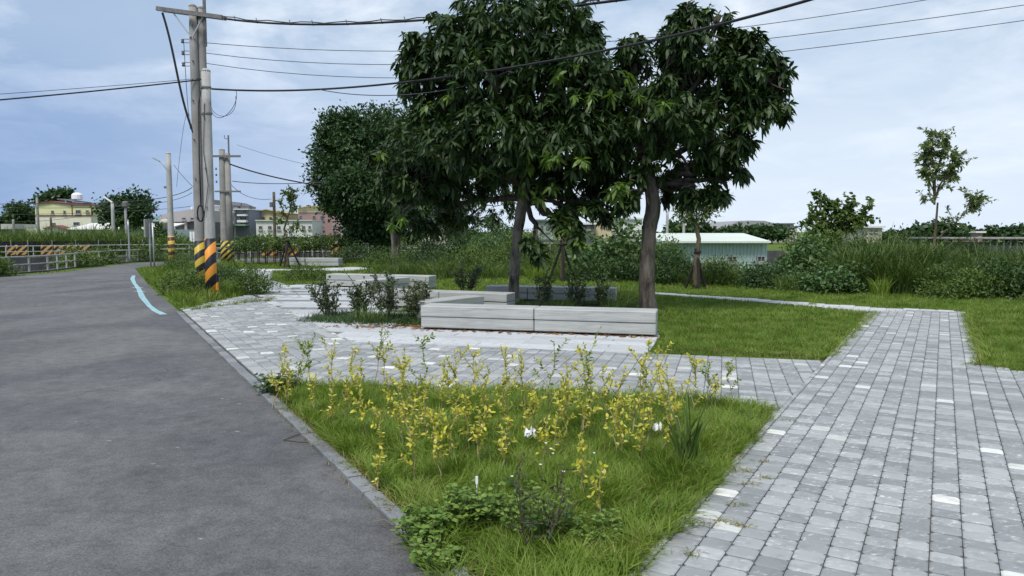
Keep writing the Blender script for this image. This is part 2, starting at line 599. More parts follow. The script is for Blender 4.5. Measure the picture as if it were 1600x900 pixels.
M['pole'] = concrete('pole_concrete', (0.285, 0.275, 0.255))
M['pole_pale'] = concrete('pale_pole_concrete', (0.40, 0.395, 0.375))
M['canal'] = concrete('canal_concrete', (0.085, 0.085, 0.085), 0.8, 0.3, 0.95, 0.6)
# wood-grain cast bench boards
m, t, b = mat('cast_board', 0.75, 0.3)
tcn = t.nodes.new('ShaderNodeTexCoord')
gr = noise(t, mapping(t, tcn.outputs['Object'], (0.9, 9, 22)), 1.6, 8, 0.7, 1.1)
gl = noise(t, tcn.outputs['Object'], 1.3, 4)
r = rnd(t)
c = ramp(t, mth(t, 'ADD', mth(t, 'MULTIPLY', gr, 0.75), mth(t, 'MULTIPLY', gl, 0.25)), [(0.34, (0.24, 0.248, 0.24)), (0.5, (0.40, 0.41, 0.395)), (0.68, (0.52, 0.525, 0.505))])
c = mix(t, mth(t, 'MULTIPLY', r, 0.28), c, (0.36, 0.37, 0.37))
t.links.new(c, b.inputs['Base Color'])
bump(t, b, gr, 0.45, 0.008)
M['board'] = m

M['metal'] = plain('galvanised_steel', (0.42, 0.44, 0.45), 0.45, 0.15, 6, 0.5, 0.6)
M['rail'] = plain('railing_paint', (0.36, 0.355, 0.335), 0.6, 0.2, 4)
M['cable'] = plain('black_cable', (0.018, 0.018, 0.020), 0.6, 0.3, 8)
M['wire'] = plain('grey_wire', (0.05, 0.052, 0.06), 0.5, 0.2, 5)
M['porcelain'] = plain('insulator', (0.10, 0.11, 0.13), 0.3, 0.2, 9, 0.5)
M['rust'] = plain('weathered_steel', (0.16, 0.155, 0.15), 0.7, 0.35, 9)
M['white'] = plain('white_paper', (0.78, 0.79, 0.80), 0.8, 0.06, 20)
M['bluepaint'] = plain('pale_blue_road_paint', (0.28, 0.45, 0.49), 0.85, 0.35, 9)
M['whitepaint'] = plain('white_road_paint', (0.55, 0.62, 0.64), 0.8, 0.2, 7)


def stripes(name, a, bcol, pitch, slope, rough=0.5):
    """two-colour wrap, stripes winding round the post"""
    m, t, b = mat(name, rough, 0.4)
    tcn = t.nodes.new('ShaderNodeTexCoord')
    s = t.nodes.new('ShaderNodeSeparateXYZ')
    t.links.new(tcn.outputs['Object'], s.inputs[0])
    h = mth(t, 'ADD', s.outputs[2], mth(t, 'MULTIPLY', s.outputs[0], slope))
    f = mth(t, 'FRACT', mth(t, 'DIVIDE', h, pitch))
    f = mth(t, 'GREATER_THAN', f, 0.5)
    wear = noise(t, tcn.outputs['Object'], 14, 6, 0.7)
    ca = mix(t, ramp(t, wear, [(0.4, 0.0), (0.75, 0.5)]), a, tuple(x * 0.7 for x in a))
    cb = mix(t, ramp(t, wear, [(0.64, 0.0), (0.72, 0.6)]), bcol, (0.2, 0.2, 0.2))
    t.links.new(mix(t, f, ca, cb), b.inputs['Base Color'])
    return m


M['st_orange'] = stripes('orange_black_wrap', (0.74, 0.29, 0.03), (0.012, 0.014, 0.022), 0.50, -1.05)
M['st_yellow'] = stripes('yellow_black_wrap', (0.55, 0.38, 0.04), (0.014, 0.014, 0.018), 0.36, -0.75)
M['st_fine'] = stripes('fine_yellow_black_wrap', (0.50, 0.40, 0.06), (0.016, 0.014, 0.016), 0.30, -1.0)
M['st_maroon'] = stripes('yellow_maroon_bands', (0.55, 0.36, 0.05), (0.07, 0.022, 0.022), 0.34, -0.10)
M['st_board'] = stripes('orange_black_board', (0.50, 0.26, 0.06), (0.016, 0.014, 0.016), 0.50, -1.0)

# ------------------------------------------------------------------ ground, canal, road
near_bank = [(-15.5, -20), (-17.2, 8), (-18.9, 25.5), (-18.6, 29.6), (-19.6, 34.4), (-20.0, 37.3), (-19.4, 40.6), (-17.5, 43.9), (-13.5, 46.6), (-8.5, 48.3), (0, 50.5), (20, 54), (60, 60), (140, 68)]
far_bank = [(-120, -20), (-75, 22), (-48, 42), (-35.5, 52), (-31, 57), (-25, 61), (-12, 65), (0, 67.5), (20, 71), (60, 77), (140, 86)]
rim = [(4, 51.4), (5, 31), (12, 27.5), (40, 27), (140, 27)]          # the land drops to a lower terrace behind the hedge
low = [(8, 52.0), (9, 35), (14, 31), (40, 30.5), (140, 30.5)]
near_line = near_bank[:11]
near_poly = near_line + rim + [(140, -20)]
ZF = -0.35
mb = MB()
mb.add([(x, y, 0.0) for x, y in near_poly[::-1]], [tuple(range(len(near_poly)))])
V = [(x, y, 0.0) for x, y in rim] + [(x, y, -1.8) for x, y in low]
mb.add(V, [(i, i + 1, i + 6, i + 5) for i in range(4)])
terr = low + near_bank[:10:-1]
mb.add([(x, y, -1.8) for x, y in terr], [tuple(range(len(terr)))])
far_poly = far_bank + [(1500, 86), (3000, 3500), (-3000, 3500), (-3000, -20)]
mb.slab(far_poly, -0.9, ZF)
o = mb.build('ground', M['turf'])
tag(o, kind='structure')

mb = MB()
bed_poly = near_bank + far_bank[::-1]
mb.add([(x, y, -2.6) for x, y in bed_poly], [tuple(range(len(bed_poly)))])
o = mb.build('canal_bed', M['canal'])
tag(o, kind='structure')


def strip_wall(name, line, z0, z1, th, m, side):
    mb_ = MB()
    n = len(line)
    off = []
    for i in range(n):
        a = Vector(line[max(i - 1, 0)])
        b_ = Vector(line[min(i + 1, n - 1)])
        d = (b_ - a).normalized()
        off.append((line[i][0] - d.y * th * side, line[i][1] + d.x * th * side))
    V = []
    for i in range(n):
        V += [(line[i][0], line[i][1], z0), (line[i][0], line[i][1], z1), (off[i][0], off[i][1], z1), (off[i][0], off[i][1], z0)]
    Fs = []
    for i in range(n - 1):
        for k in range(4):
            a_, b_ = i * 4 + k, i * 4 + (k + 1) % 4
            Fs.append((a_, b_, b_ + 4, a_ + 4))
    mb_.add(V, Fs)
    return mb_.build(name, m)


tag(strip_wall('canal_wall_far', far_bank, -2.7, ZF + 0.12, 0.35, M['canal'], -1), kind='structure')
tag(strip_wall('canal_wall_near', near_line + [(4, 51.4)], -2.7, 0.06, 0.30, M['canal'], 1), kind='structure')

# the road: comes from behind the camera on the left, bends right before the canal
kerb_a, kerb_b = (0.12, 2.55), (-6.70, 14.63)
road_right = [(1.3, 0.0), (3.8, -4.4), (12, -19)]
road_poly = [(-14.8, -19), (-16.4, 8), (-18.08, 26.06), (-17.75, 29.4), (-18.8, 34.3), (-19.2, 37.1), (-18.6, 40.3), (-16.9, 43.1), (-13.1, 45.8), (-8.3, 47.5), (-1, 49.4), (3, 50.3),
             (3, 46.0), (0, 45.0), (-7.8, 43.1), (-11.2, 40.6), (-13.6, 37.2), (-15.4, 35.0), (-16.5, 33.1), (-16.1, 31.6), (-13.7, 27.2), (-10.05, 20.6), (-6.62, 14.66), (0.20, 2.50), (1.6, 0.0), (4.1, -4.5), (12, -19)]
mb = MB()
mb.add([(x, y, 0.004) for x, y in road_poly[::-1]], [tuple(range(len(road_poly)))])
road = mb.build('road', M['asphalt'])
tag(road, kind='structure')

# pale blue line painted at the road edge, with a white dab
ln = [(-13.744,26.816), (-12.859,24.996), (-11.688,22.825), (-10.394,20.531), (-9.093,18.101), (-7.843,15.902), (-7.208,14.868), (-6.715,14.176)]
mb = MB()
V = []
for i, (x, y) in enumerate(ln):
    a, b_ = Vector(ln[max(i - 1, 0)]), Vector(ln[min(i + 1, len(ln) - 1)])
    d = (b_ - a).normalized()
    hw = 0.058 + 0.010 * math.sin(i * 2.1)
    V += [(x - d.y * hw, y + d.x * hw, 0.0085), (x + d.y * hw, y - d.x * hw, 0.0085)]
mb.add(V, [(2 * i, 2 * i + 1, 2 * i + 3, 2 * i + 2) for i in range(len(ln) - 1)])
mb.build('painted_line', M['bluepaint'], road)
mb = MB()
for (x, y), a in (((-10.685,21.0), 0.1), ((-9.952,19.652), -0.2)):
    mb.add([(x - 0.16, y - 0.05 - a * .2, 0.0125), (x + 0.14, y - 0.06, 0.0125), (x + 0.17, y + 0.07, 0.0125), (x - 0.12, y + 0.05, 0.0125)], [(0, 1, 2, 3)])
mb.build('paint_dab', M['whitepaint'], road)

# ------------------------------------------------------------------ paving
PT = 0.034     # top of the pavers


def outline(w_, l_, c=0.014):
    a, b_ = w_ / 2, l_ / 2
    return [(-a + c, -b_), (a - c, -b_), (a, -b_ + c), (a, b_ - c), (a - c, b_), (-a + c, b_), (-a, b_ - c), (-a, -b_ + c)]


def clip(poly, p, n):
    """keep the side where (q-p).n >= 0"""
    out = []
    k = len(poly)
    for i in range(k):
        a, b_ = poly[i], poly[(i + 1) % k]
        da = (a[0] - p[0]) * n[0] + (a[1] - p[1]) * n[1]
        db = (b_[0] - p[0]) * n[0] + (b_[1] - p[1]) * n[1]
        if da >= 0:
            out.append(a)
        if (da >= 0) != (db >= 0):
            s = da / (da - db)
            out.append((a[0] + (b_[0] - a[0]) * s, a[1] + (b_[1] - a[1]) * s))
    return out


def area(poly):
    return 0.5 * sum(poly[i][0] * poly[(i + 1) % len(poly)][1] - poly[(i + 1) % len(poly)][0] * poly[i][1] for i in range(len(poly)))


def paver_geo(ol, z0, z1, ins=0.007):
    n = len(ol)
    cx = sum(q[0] for q in ol) / n
    cy = sum(q[1] for q in ol) / n
    r = max(0.01, math.sqrt(abs(area(ol))) / 2)
    k = max(0.3, 1 - ins / r)
    k2 = max(0.2, 1 - 3.2 * ins / r)
    V = [(x, y, z0) for x, y in ol] + [(x, y, z1 - 0.006) for x, y in ol] + [(cx + (x - cx) * k, cy + (y - cy) * k, z1 - 0.0015) for x, y in ol] + [(cx + (x - cx) * k2, cy + (y - cy) * k2, z1) for x, y in ol]
    Fs = [tuple(range(3 * n, 4 * n))]
    for r_ in range(3):
        for i in range(n):
            j = (i + 1) % n
            Fs.append((r_ * n + i, r_ * n + j, (r_ + 1) * n + j, (r_ + 1) * n + i))
    return V, Fs


def pave(name, poly, ang, pw, pl, cuts=(), near=300, white=0.035, mats=('paver', 'paver_white'), gap=0.005, bond=0.0, exclude=(), piece='paver', zt=PT, corner=0.014, colshift=0.0, band=None, wseed=1, loose=False):
    """a paved area: sheet of joint sand, the largest-looking pieces as parts, the rest as one part"""
    base = MB()
    base.add([(x, y, 0.016) for x, y in poly], [tuple(range(len(poly)))])
    root = base.build(name, M['joint'])
    tag(root, kind='structure')
    if root.data.polygons[0].normal.z < 0:
        root.data.flip_normals()
    ca, sa = math.cos(ang), math.sin(ang)          # ang clockwise from +Y: columns run along (sin, cos)
    ex, ey = (ca, -sa), (sa, ca)
    P = np.array(poly)
    u = P[:, 0] * ex[0] + P[:, 1] * ex[1]
    v = P[:, 0] * ey[0] + P[:, 1] * ey[1]
    i0, i1 = int(u.min() / pw) - 1, int(u.max() / pw) + 1
    j0, j1 = int(v.min() / pl) - 1, int(v.max() / pl) + 1
    lr = random.Random(wseed)
    items = []
    ii, jj = np.meshgrid(np.arange(i0, i1 + 1), np.arange(j0, j1 + 1), indexing='ij')
    ii, jj = ii.ravel(), jj.ravel()
    cu = (ii + 0.5) * pw
    cv = (jj + 0.5 + bond * (ii % 2) + colshift * np.sin(ii * 12.9898) + colshift * 0.35 * np.sin(ii * 4.1 + jj * 0.21)) * pl
    X = cu * ex[0] + cv * ey[0]
    Y = cu * ex[1] + cv * ey[1]
    Q = np.stack([X, Y], 1)
    ok = inpoly(Q, poly)
    for e in exclude:
        ok &= ~inpoly(Q, e)
    # pieces just outside whose body crosses a cut line are kept and clipped
    edge = np.zeros(len(Q), bool)
    for p, n in cuts:
        d = (X - p[0]) * n[0] + (Y - p[1]) * n[1]
        edge |= np.abs(d) < 0.75 * max(pw, pl)
    near_in = np.zeros(len(Q), bool)
    for dx, dy in ((.5, .5), (.5, -.5), (-.5, .5), (-.5, -.5)):
        near_in |= inpoly(np.stack([X + (dx * pw * ex[0] + dy * pl * ey[0]), Y + (dx * pw * ex[1] + dy * pl * ey[1])], 1), poly)
    ok |= (edge | loose) & near_in
    # in front of the camera only
    ok &= (Y > 2.0) & (np.abs(X) < 0.88 * Y + 1.5)
    ol0 = outline(pw - gap, pl - gap, corner)
    V0, F0 = paver_geo(ol0, 0.0, zt)
    wr = ang
    meshes = {}
    for q in np.nonzero(ok)[0]:
        isw = lr.random() < white
        mk = mats[1] if isw else mats[0]
        if band is not None and band(ii[q], jj[q]):
            mk = 'slab_dark'
        items.append((X[q], Y[q], mk, bool(edge[q])))
    items.sort(key=lambda t_: t_[1] + 0.15 * abs(t_[0]))
    FV, FF, FM = [], [], []
    mlist = [mats[0], mats[1], 'slab_dark']
    fb = 0
    F0t = F0
    nn = 0
    for (x, y, mk, ed) in items:
        dz = lr.uniform(-0.003, 0.002)
        ol = None
        if ed:
            ol = [(x + a * ex[0] + b_ * ey[0], y + a * ex[1] + b_ * ey[1]) for a, b_ in ol0]
            for p, n in cuts:
                ol = clip(ol, p, n) if ol else ol
            if not ol or abs(area(ol)) < 0.12 * pw * pl:
                continue
        inview = abs(x) < 0.70 * y and y > 3.3
        if nn < near and inview:
            if ol is None:
                if mk not in meshes:
                    b_ = MB()
                    b_.add(V0, F0)
                    meshes[mk] = b_.mesh(piece)
                    meshes[mk].materials.append(M[mk])
                po = bpy.data.objects.new(piece, meshes[mk])
                C.objects.link(po)
                po.parent = root
                po.location = (x, y, dz)
                po.rotation_euler = (lr.uniform(-.006, .006), lr.uniform(-.006, .006), -wr + lr.uniform(-.012, .012))
            else:
                b_ = MB()
                V, Fs = paver_geo([(a - x, c_ - y) for a, c_ in ol], 0, zt)
                b_.add(V, Fs)
                po = b_.build(piece, M[mk], root)
                po.location = (x, y, dz)
            nn += 1
        else:
            if ol is None:
                a = -wr + lr.uniform(-.012, .012)
                c_, s_ = math.cos(a), math.sin(a)
                V = [(x + p[0] * c_ - p[1] * s_, y + p[0] * s_ + p[1] * c_, p[2] + dz) for p in V0]
                Fs = F0
            else:
                V, Fs = paver_geo(ol, 0, zt)
            FV += V
            FF += [tuple(i + fb for i in f) for f in Fs]
            FM += [mlist.index(mk)] * len(Fs)
            fb += len(V)
    if FV:
        me = bpy.data.meshes.new('paver_field')
        me.from_pydata(FV, [], FF)
        me.polygons.foreach_set('material_index', FM)
        fo = link('paver_field', me, [M[k] for k in mlist], root)
        tag(fo, kind='stuff')
    return root


def hp(a, b_, side):
    """half plane through a->b; side +1 keeps the left"""
    d = Vector((b_[0] - a[0], b_[1] - a[1])).normalized()
    return (a, (-d.y * side, d.x * side))


A29 = R_(-29.4)
A30 = R_(30.2)
kd = Vector((kerb_b[0] - kerb_a[0], kerb_b[1] - kerb_a[1])).normalized()
kn = Vector((kd.y, -kd.x))                          # towards the park
KW = 0.10
k_in_a = (kerb_a[0] + kn.x * (KW + .02), kerb_a[1] + kn.y * (KW + .02))
k_in_b = (kerb_b[0] + kn.x * (KW + .02), kerb_b[1] + kn.y * (KW + .02))

pJ0, pJ1 = (-5.102,15.765), (-2.265,10.499)                 # joint between plaza pavers and slabs
pAB = (-2.358,7.96)
pC0, pC1 = (2.20, 6.20), (3.96, 9.14)               # left edge of the right-hand path
cdir = Vector((math.sin(A30), math.cos(A30)))
cleft_near = (2.28 - cdir.x * 5.2, 6.30 - cdir.y * 5.2)
cleft_far = (2.28 + cdir.x * 9.4, 6.30 + cdir.y * 9.4)
# plaza (columns along the kerb)
plaza = [(-2.62, 7.65), k_in_b, (-6.734,16.474), (-6.579,18.465), (-7.853,21.745), (-9.907,26.816), (-11.207,29.382), (-9.705,29.858), (-8.109,24.661), (-6.664,21.745), (-4.799,16.931), pJ0, pJ1, pAB]
pave('paved_plaza', plaza, A29, 0.165, 0.135, [hp(k_in_a, k_in_b, -1), hp(pJ0, pJ1, -1), hp(pJ1, pAB, -1)], near=300, white=0.05, wseed=4, colshift=0.5)
# paving in front of the bench
AB = R_(16.0)
front_walk = [pJ1, (1.754,9.459), (2.742,9.218), (3.873,9.034), (3.95, 9.12), (2.28, 6.30), (1.9, 6.0), (1.2, 6.6), (-0.6, 7.0), (-2.2, 7.2), (-2.58, 7.60), pAB]
pave('bench_walk', front_walk, AB, 0.165, 0.135, [hp(pJ1, pAB, 1), hp(pJ1, (1.754,9.459), -1), hp(cleft_near, cleft_far, 1)], near=300, white=0.03, wseed=9, colshift=0.5)
# right-hand path
path_poly = [cleft_near, cleft_far, (8.216,14.748), (8.775,14.399), (6.782,10.942), (5.479,8.729), (5.68,8.103), (10.5, 10.0), (8, 1.5), (2.0, 1.0)]
pave('paved_path', path_poly, A30, 0.144, 0.128, [hp(cleft_near, cleft_far, -1)], near=300, white=0.03, wseed=21, colshift=0.5, loose=True)
# pale plank slabs in front of the benches
AS = R_(104.3)
s1 = [(-3.319,12.609), (-2.154,12.353), (2.27,11.212), (1.754,9.459), pJ1]
pave('slab_strip', s1, AS, 0.27, 1.2, [hp(pJ1, (1.754,9.459), 1), hp(pJ0, pJ1, 1), hp((2.27,11.212), (1.754,9.459), -1)], near=120, white=0.0, mats=('slab', 'slab'), piece='slab', bond=0.5, corner=0.004, zt=PT + 0.002)
s2 = [(-6.686,22.006), (-5.286,21.745), (-3.647,21.0), (-2.377,17.089), (-2.326,13.347), (-3.036,12.437), (-3.297,12.523), pJ0, (-4.799,16.931)]
pave('slab_terrace', s2, R_(92), 0.42, 1.2, [hp(pJ0, pJ1, 1)], near=120, white=0.0, mats=('slab', 'slab'), piece='slab', bond=0.5, corner=0.004, zt=PT + 0.002, band=lambda i, j: i % 4 == 0)
# narrow path crossing the lawn behind
npth = [(8.775,14.399), (8.216,14.748), (7.227,14.514), (5.493,16.623), (3.309,19.04), (3.378,19.444), (5.699,17.249), (7.586,15.239), (8.986,14.748)]
pave('narrow_path', npth, R_(118), 0.144, 0.30, [], near=60, white=0.05, mats=('slab', 'paver_white'))
fpth = [(-9.705,29.858), (-11.207,29.382), (-11.543,31.117), (-8.9,31.117), (-6.877,33.07), (-5.847,31.382), (-6.729,29.858)]
pave('far_path', fpth, A29, 0.33, 0.27, [], near=40, white=0.05, mats=('slab', 'paver_white'))

# kerb stones between the road and the park
kerb = MB()
kl = (Vector(kerb_b) - Vector(kerb_a)).length
kerb.add([(kerb_a[0], kerb_a[1], 0.012), (kerb_b[0], kerb_b[1], 0.012), (k_in_b[0], k_in_b[1], 0.012), (k_in_a[0], k_in_a[1], 0.012)], [(3, 2, 1, 0)])
kerb = kerb.build('kerb', M['joint'])
tag(kerb, kind='structure')
b_ = MB()
V, Fs = paver_geo(outline(KW, 0.292, 0.008), 0, 0.036)
b_.add(V, Fs)
kme = b_.mesh('kerb_stone')
kme.materials.append(M['kerb'])
nk = int(kl / 0.298)
for i in range(nk):
    s = (i + 0.5) * 0.298
    q = Vector(kerb_a) + kd * s + kn * (KW / 2 + random.uniform(-.004, .004))
    ko = bpy.data.objects.new('kerb_stone', kme)
    C.objects.link(ko)
    ko.parent = kerb
    ko.location = (q.x, q.y, random.uniform(-.004, .003))
    ko.rotation_euler = (0, random.uniform(-.01, .01), math.atan2(-kd.x, kd.y) + random.uniform(-.012, .012))

# ------------------------------------------------------------------ benches
GRP_B = 'pale cast benches in the park'


def bench_arm(root, a, b_, n, wdt=0.46, h=0.40, gap=0.065, skip_feet=False):
    """row of stacked pale boards; front face on the line a->b (a left), depth to the back"""
    d = Vector((b_[0] - a[0], b_[1] - a[1]))
    L = d.length
    ang = math.atan2(d.y, d.x)
    seg = L / n
    hb = (h - gap) / 2
    for i in range(n):
        for k in range(2):
            mb = MB()
            mb.bevbox(-seg / 2 + 0.006, seg / 2 - 0.006, 0 if k else 0.012, wdt if k else wdt - 0.012, 0.002, hb - 0.003, 0.012)
            o = mb.build('board', M['board'], root)
            c = Vector(a) + d.normalized() * (i + 0.5) * seg
            o.location = (c.x, c.y, gap + k * hb)
            o.rotation_euler = (0, 0, ang + random.uniform(-.002, .002))
    if not skip_feet:
        for i in range(n + 1):
            s = min(max(i * seg, 0.3), L - 0.3)
            c = Vector(a) + d.normalized() * s
            mb = MB()
            mb.box(-0.06, 0.06, 0.08, wdt - 0.06, 0.0, gap + 0.002)
            o = mb.build('foot', M['canal'], root)
            o.location = (c.x, c.y, 0)
            o.rotation_euler = (0, 0, ang)


r0 = tag(empty('bench'), 'long straight pale bench of stacked boards nearest the camera, before the two big trunks', 'bench', GRP_B)
bench_arm(r0, (-1.471, 11.79), (2.14, 10.88), 2, 0.48, 0.42)
r0 = tag(empty('bench'), 'V-shaped pale bench behind the dark shrubs with one arm pointing at the viewer', 'bench', GRP_B)
bench_arm(r0, (-2.85, 15.35), (-0.10, 14.25), 2)
bench_arm(r0, (-1.42, 12.75), (-0.52, 13.98), 1, 0.42, 0.39, skip_feet=True)
r0 = tag(empty('bench'), 'straight pale bench behind the planting bed between the two mango trunks', 'bench', GRP_B)
bench_arm(r0, (-0.62, 16.9), (2.28, 16.2), 3, 0.46, 0.36)
r0 = tag(empty('bench'), 'V-shaped pale bench on the lawn left of the tall shrubs', 'bench', GRP_B)
bench_arm(r0, (-5.30, 21.0), (-2.25, 20.0), 2, 0.5, 0.40)
bench_arm(r0, (-3.60, 18.35), (-2.72, 19.72), 1, 0.42, 0.39, skip_feet=True)
r0 = tag(empty('bench'), 'farthest pale bench beside the staked sapling at the far path', 'bench', GRP_B)
bench_arm(r0, (-9.3, 33.3), (-7.75, 33.0), 1, 0.5, 0.42)
bench_arm(r0, (-10.35, 33.9), (-9.38, 33.36), 1, 0.5, 0.41, skip_feet=True)

# ------------------------------------------------------------------ poles
def pole(name, label, x, y, r_0, r_1, H, m, sleeve=None, lean=(0, 0), cat='utility pole', group='concrete utility poles', k=14, rings=True):
    root = tag(empty(name, (x, y, -0.02 if y < 50 else -0.37)), label, cat, group)
    mb = MB()
    n = 7
    mb.tube([(lean[0] * i / n, lean[1] * i / n, H * i / n) for i in range(n + 1)], [r_0 + (r_1 - r_0) * i / n for i in range(n + 1)], k)
    mb.build('shaft', m, root, True)
    mb = MB()
    mb.lathe((lean[0], lean[1], H - 0.005), [(r_1 * 1.02, 0), (r_1 * 1.02, 0.03), (r_1 * 0.6, 0.07), (0.01, 0.08)], k)
    mb.build('cap', m, root, True)
    if sleeve:
        z0, z1, sm = sleeve
        mb = MB()
        mb.tube([(lean[0] * z / H, lean[1] * z / H, z) for z in (z0, (z0 + z1) / 2, z1)], [r_0 + (r_1 - r_0) * z / H + 0.006 for z in (z0, (z0 + z1) / 2, z1)], 20)
        mb.build('striped_wrap', sm, root, True)
    return root


def bolts(root, x, zs, r=0.02):
    for z in zs:
        mb = MB()
        mb.tube([(x - 0.05, -0.10, z), (x - 0.05, -0.155, z)], r, 6)
        mb.build('bolt', M['rust'], root)


pA = pole('utility_pole', 'shorter concrete pole in front of the pair, wrapped in bright orange and black stripes', -7.18, 17.6, 0.128, 0.100, 5.35, M['pole_pale'], (0.02, 1.46, M['st_orange']), (0.03, 0))
bolts(pA, 0.05, (2.2, 3.1, 4.3))
for z in (4.95, 4.35):
    mb = MB()
    mb.lathe((0.02, 0, z), [(0.116, 0), (0.120, 0.005), (0.120, 0.05), (0.116, 0.055)], 16)
    mb.build('clamp_band', M['rust'], pA, True)
mb = MB()
mb.bevbox(0.10, 0.17, -0.04, 0.05, 0.22, 0.62, 0.012)
mb.build('junction_box', M['st_orange'], pA)
mb = MB()
mb.tube([(-0.16 + 0.07 * math.cos(a), -0.10, 2.05 + 0.19 * math.sin(a)) for a in np.linspace(0, 2 * math.pi, 20)], 0.018, 6)
mb.tube([(-0.15, -0.08, 2.2), (-0.16, -0.07, 3.4), (-0.14, -0.05, 4.6), (-0.08, -0.05, 4.9)], 0.014, 6)
mb.tube([(0.02, -0.12, 4.6), (-0.03, -0.135, 3.5), (0.06, -0.14, 2.7), (-0.05, -0.145, 2.0)], 0.008, 5)
mb.build('cable_coil', M['cable'], pA, True)

pB = pole('utility_pole', 'tall left pole of the joined pair carrying the slanted crossarm, yellow and black wrap', -8.23, 19.5, 0.130, 0.098, 7.38, M['pole'], (0.02, 1.38, M['st_yellow']), (0.02, 0))
bolts(pB, 0.05, (2.0, 3.0, 4.0, 5.0))
pC = pole('utility_pole', 'tall right pole of the joined pair, half hidden behind the shorter striped pole', -8.07, 19.62, 0.130, 0.098, 7.36, M['pole'], (0.02, 1.38, M['st_yellow']), (0.02, 0))
mb = MB()
mb.tube([(0.12, -0.06, 6.7), (0.13, -0.06, 9.2)], 0.03, 6)
mb.tube([(0.15, -0.08, 6.4), (0.15, -0.08, 7.7)], 0.035, 6)
mb.build('steel_riser', M['rust'], pC)
# crossarm with braces and insulators on pole B
aL, aR = (-0.84, -0.05, 7.30), (0.90, -0.30, 7.03)


def beam(mb, a, b_, wd, ht, mi=0):
    a, b_ = Vector(a), Vector(b_)
    d = (b_ - a).normalized()
    s = Vector((d.y, -d.x, 0)).normalized() * wd / 2
    u = d.cross(s).normalized() * ht / 2
    V = []
    for q in (a, b_):
        V += [q - s - u, q + s - u, q + s + u, q - s + u]
    mb.add(V, [(0, 1, 2, 3), (7, 6, 5, 4), (0, 4, 5, 1), (1, 5, 6, 2), (2, 6, 7, 3), (3, 7, 4, 0)], mi)


mb = MB()
beam(mb, (aL[0], aL[1] - 0.10, aL[2]), (aR[0], aR[1] - 0.02, aR[2]), 0.07, 0.10)
mb.build('crossarm', M['rust'], pB)
mb = MB()
beam(mb, (aL[0] + 0.05, aL[1] + 0.16, aL[2] + 0.04), (aR[0] + 0.0, aR[1] + 0.22, aR[2] + 0.04), 0.07, 0.10)
mb.build('crossarm', M['rust'], pB)
for q, e in (((-0.42, -0.17, 7.20), (0.0, -0.13, 6.60)), ((0.35, -0.20, 7.06), (0.05, -0.13, 6.60))):
    mb = MB()
    beam(mb, q, e, 0.03, 0.035)
    mb.build('brace', M['metal'], pB)
for z in (6.52, 6.22, 5.93):
    mb = MB()
    mb.tube([(-0.10, 0, z + 0.05), (-0.28, -0.02, z + 0.05)], 0.010, 5)
    mb.tube([(-0.10, 0, z - 0.04), (-0.28, -0.02, z - 0.04)], 0.010, 5)
    rk = mb.build('insulator_rack', M['rust'], pB)
    mb = MB()
    mb.lathe((-0.26, -0.02, z - 0.055), [(0.025, 0), (0.045, 0.02), (0.025, 0.05), (0.045, 0.08), (0.02, 0.11)], 10)
    mb.build('insulator', M['porcelain'], rk, True)
bolts(pB, 0.08, (6.0, 6.9))

# pole pair further back, by the road
pD = pole('utility_pole', 'distant twin concrete pole with a short level crossarm and fine yellow and black wrap', -14.75, 38.0, 0.20, 0.145, 5.75, M['pole'], (0.02, 1.15, M['st_fine']))
mb = MB()
mb.tube([(0.26, 0.05, 0), (0.25, 0.05, 5.6)], [0.19, 0.14], 12)
mb.build('second_shaft', M['pole'], pD, True)
mb = MB()
mb.tube([(0.26, 0.05, 0.02), (0.26, 0.05, 1.15)], [0.197, 0.19], 16)
mb.build('striped_wrap', M['st_fine'], pD, True)
mb = MB()
mb.box(-0.62, 1.0, -0.22, -0.14, 5.38, 5.48)
mb.build('crossarm', M['rust'], pD)
mb = MB()
mb.tube([(0.35, 0, 5.5), (0.35, 0, 6.5)], 0.04, 6)
mb.tube([(0.35, 0, 6.3), (0.15, 0, 6.35), (0.15, 0, 6.5)], 0.02, 5)
mb.build('mast', M['rust'], pD)
for z in (4.1, 4.45, 4.75):
    mb = MB()
    mb.lathe((-0.30, -0.05, z), [(0.03, 0), (0.055, 0.03), (0.03, 0.06), (0.05, 0.1), (0.02, 0.12)], 8)
    mb.build('insulator', M['porcelain'], pD, True)
mb = MB()
mb.box(-0.35, 0.95, -0.20, -0.12, 3.62, 3.70)
mb.build('lower_arm', M['rust'], pD)

# lamp pole, maroon bands
pE = pole('street_lamp', 'concrete lamp pole with a small arm to the left and maroon and yellow bands', -16.1, 35.0, 0.155, 0.115, 5.25, M['pole_pale'], (0.1, 1.42, M['st_maroon']), cat='street lamp', group='street lamps')
mb = MB()
mb.tube([(-0.05, 0, 4.45), (-0.25, 0, 4.75), (-0.42, 0, 4.92)], 0.03, 6)
mb.build('lamp_arm', M['metal'], pE)
mb = MB()
beam(mb, (-0.40, 0, 4.90), (-0.72, 0, 5.06), 0.12, 0.06)
mb.build('lamp_head', M['metal'], pE)
mb = MB()
mb.box(-0.24, -0.12, -0.05, 0.05, 3.65, 3.75)
mb.build('bracket', M['rust'], pE)

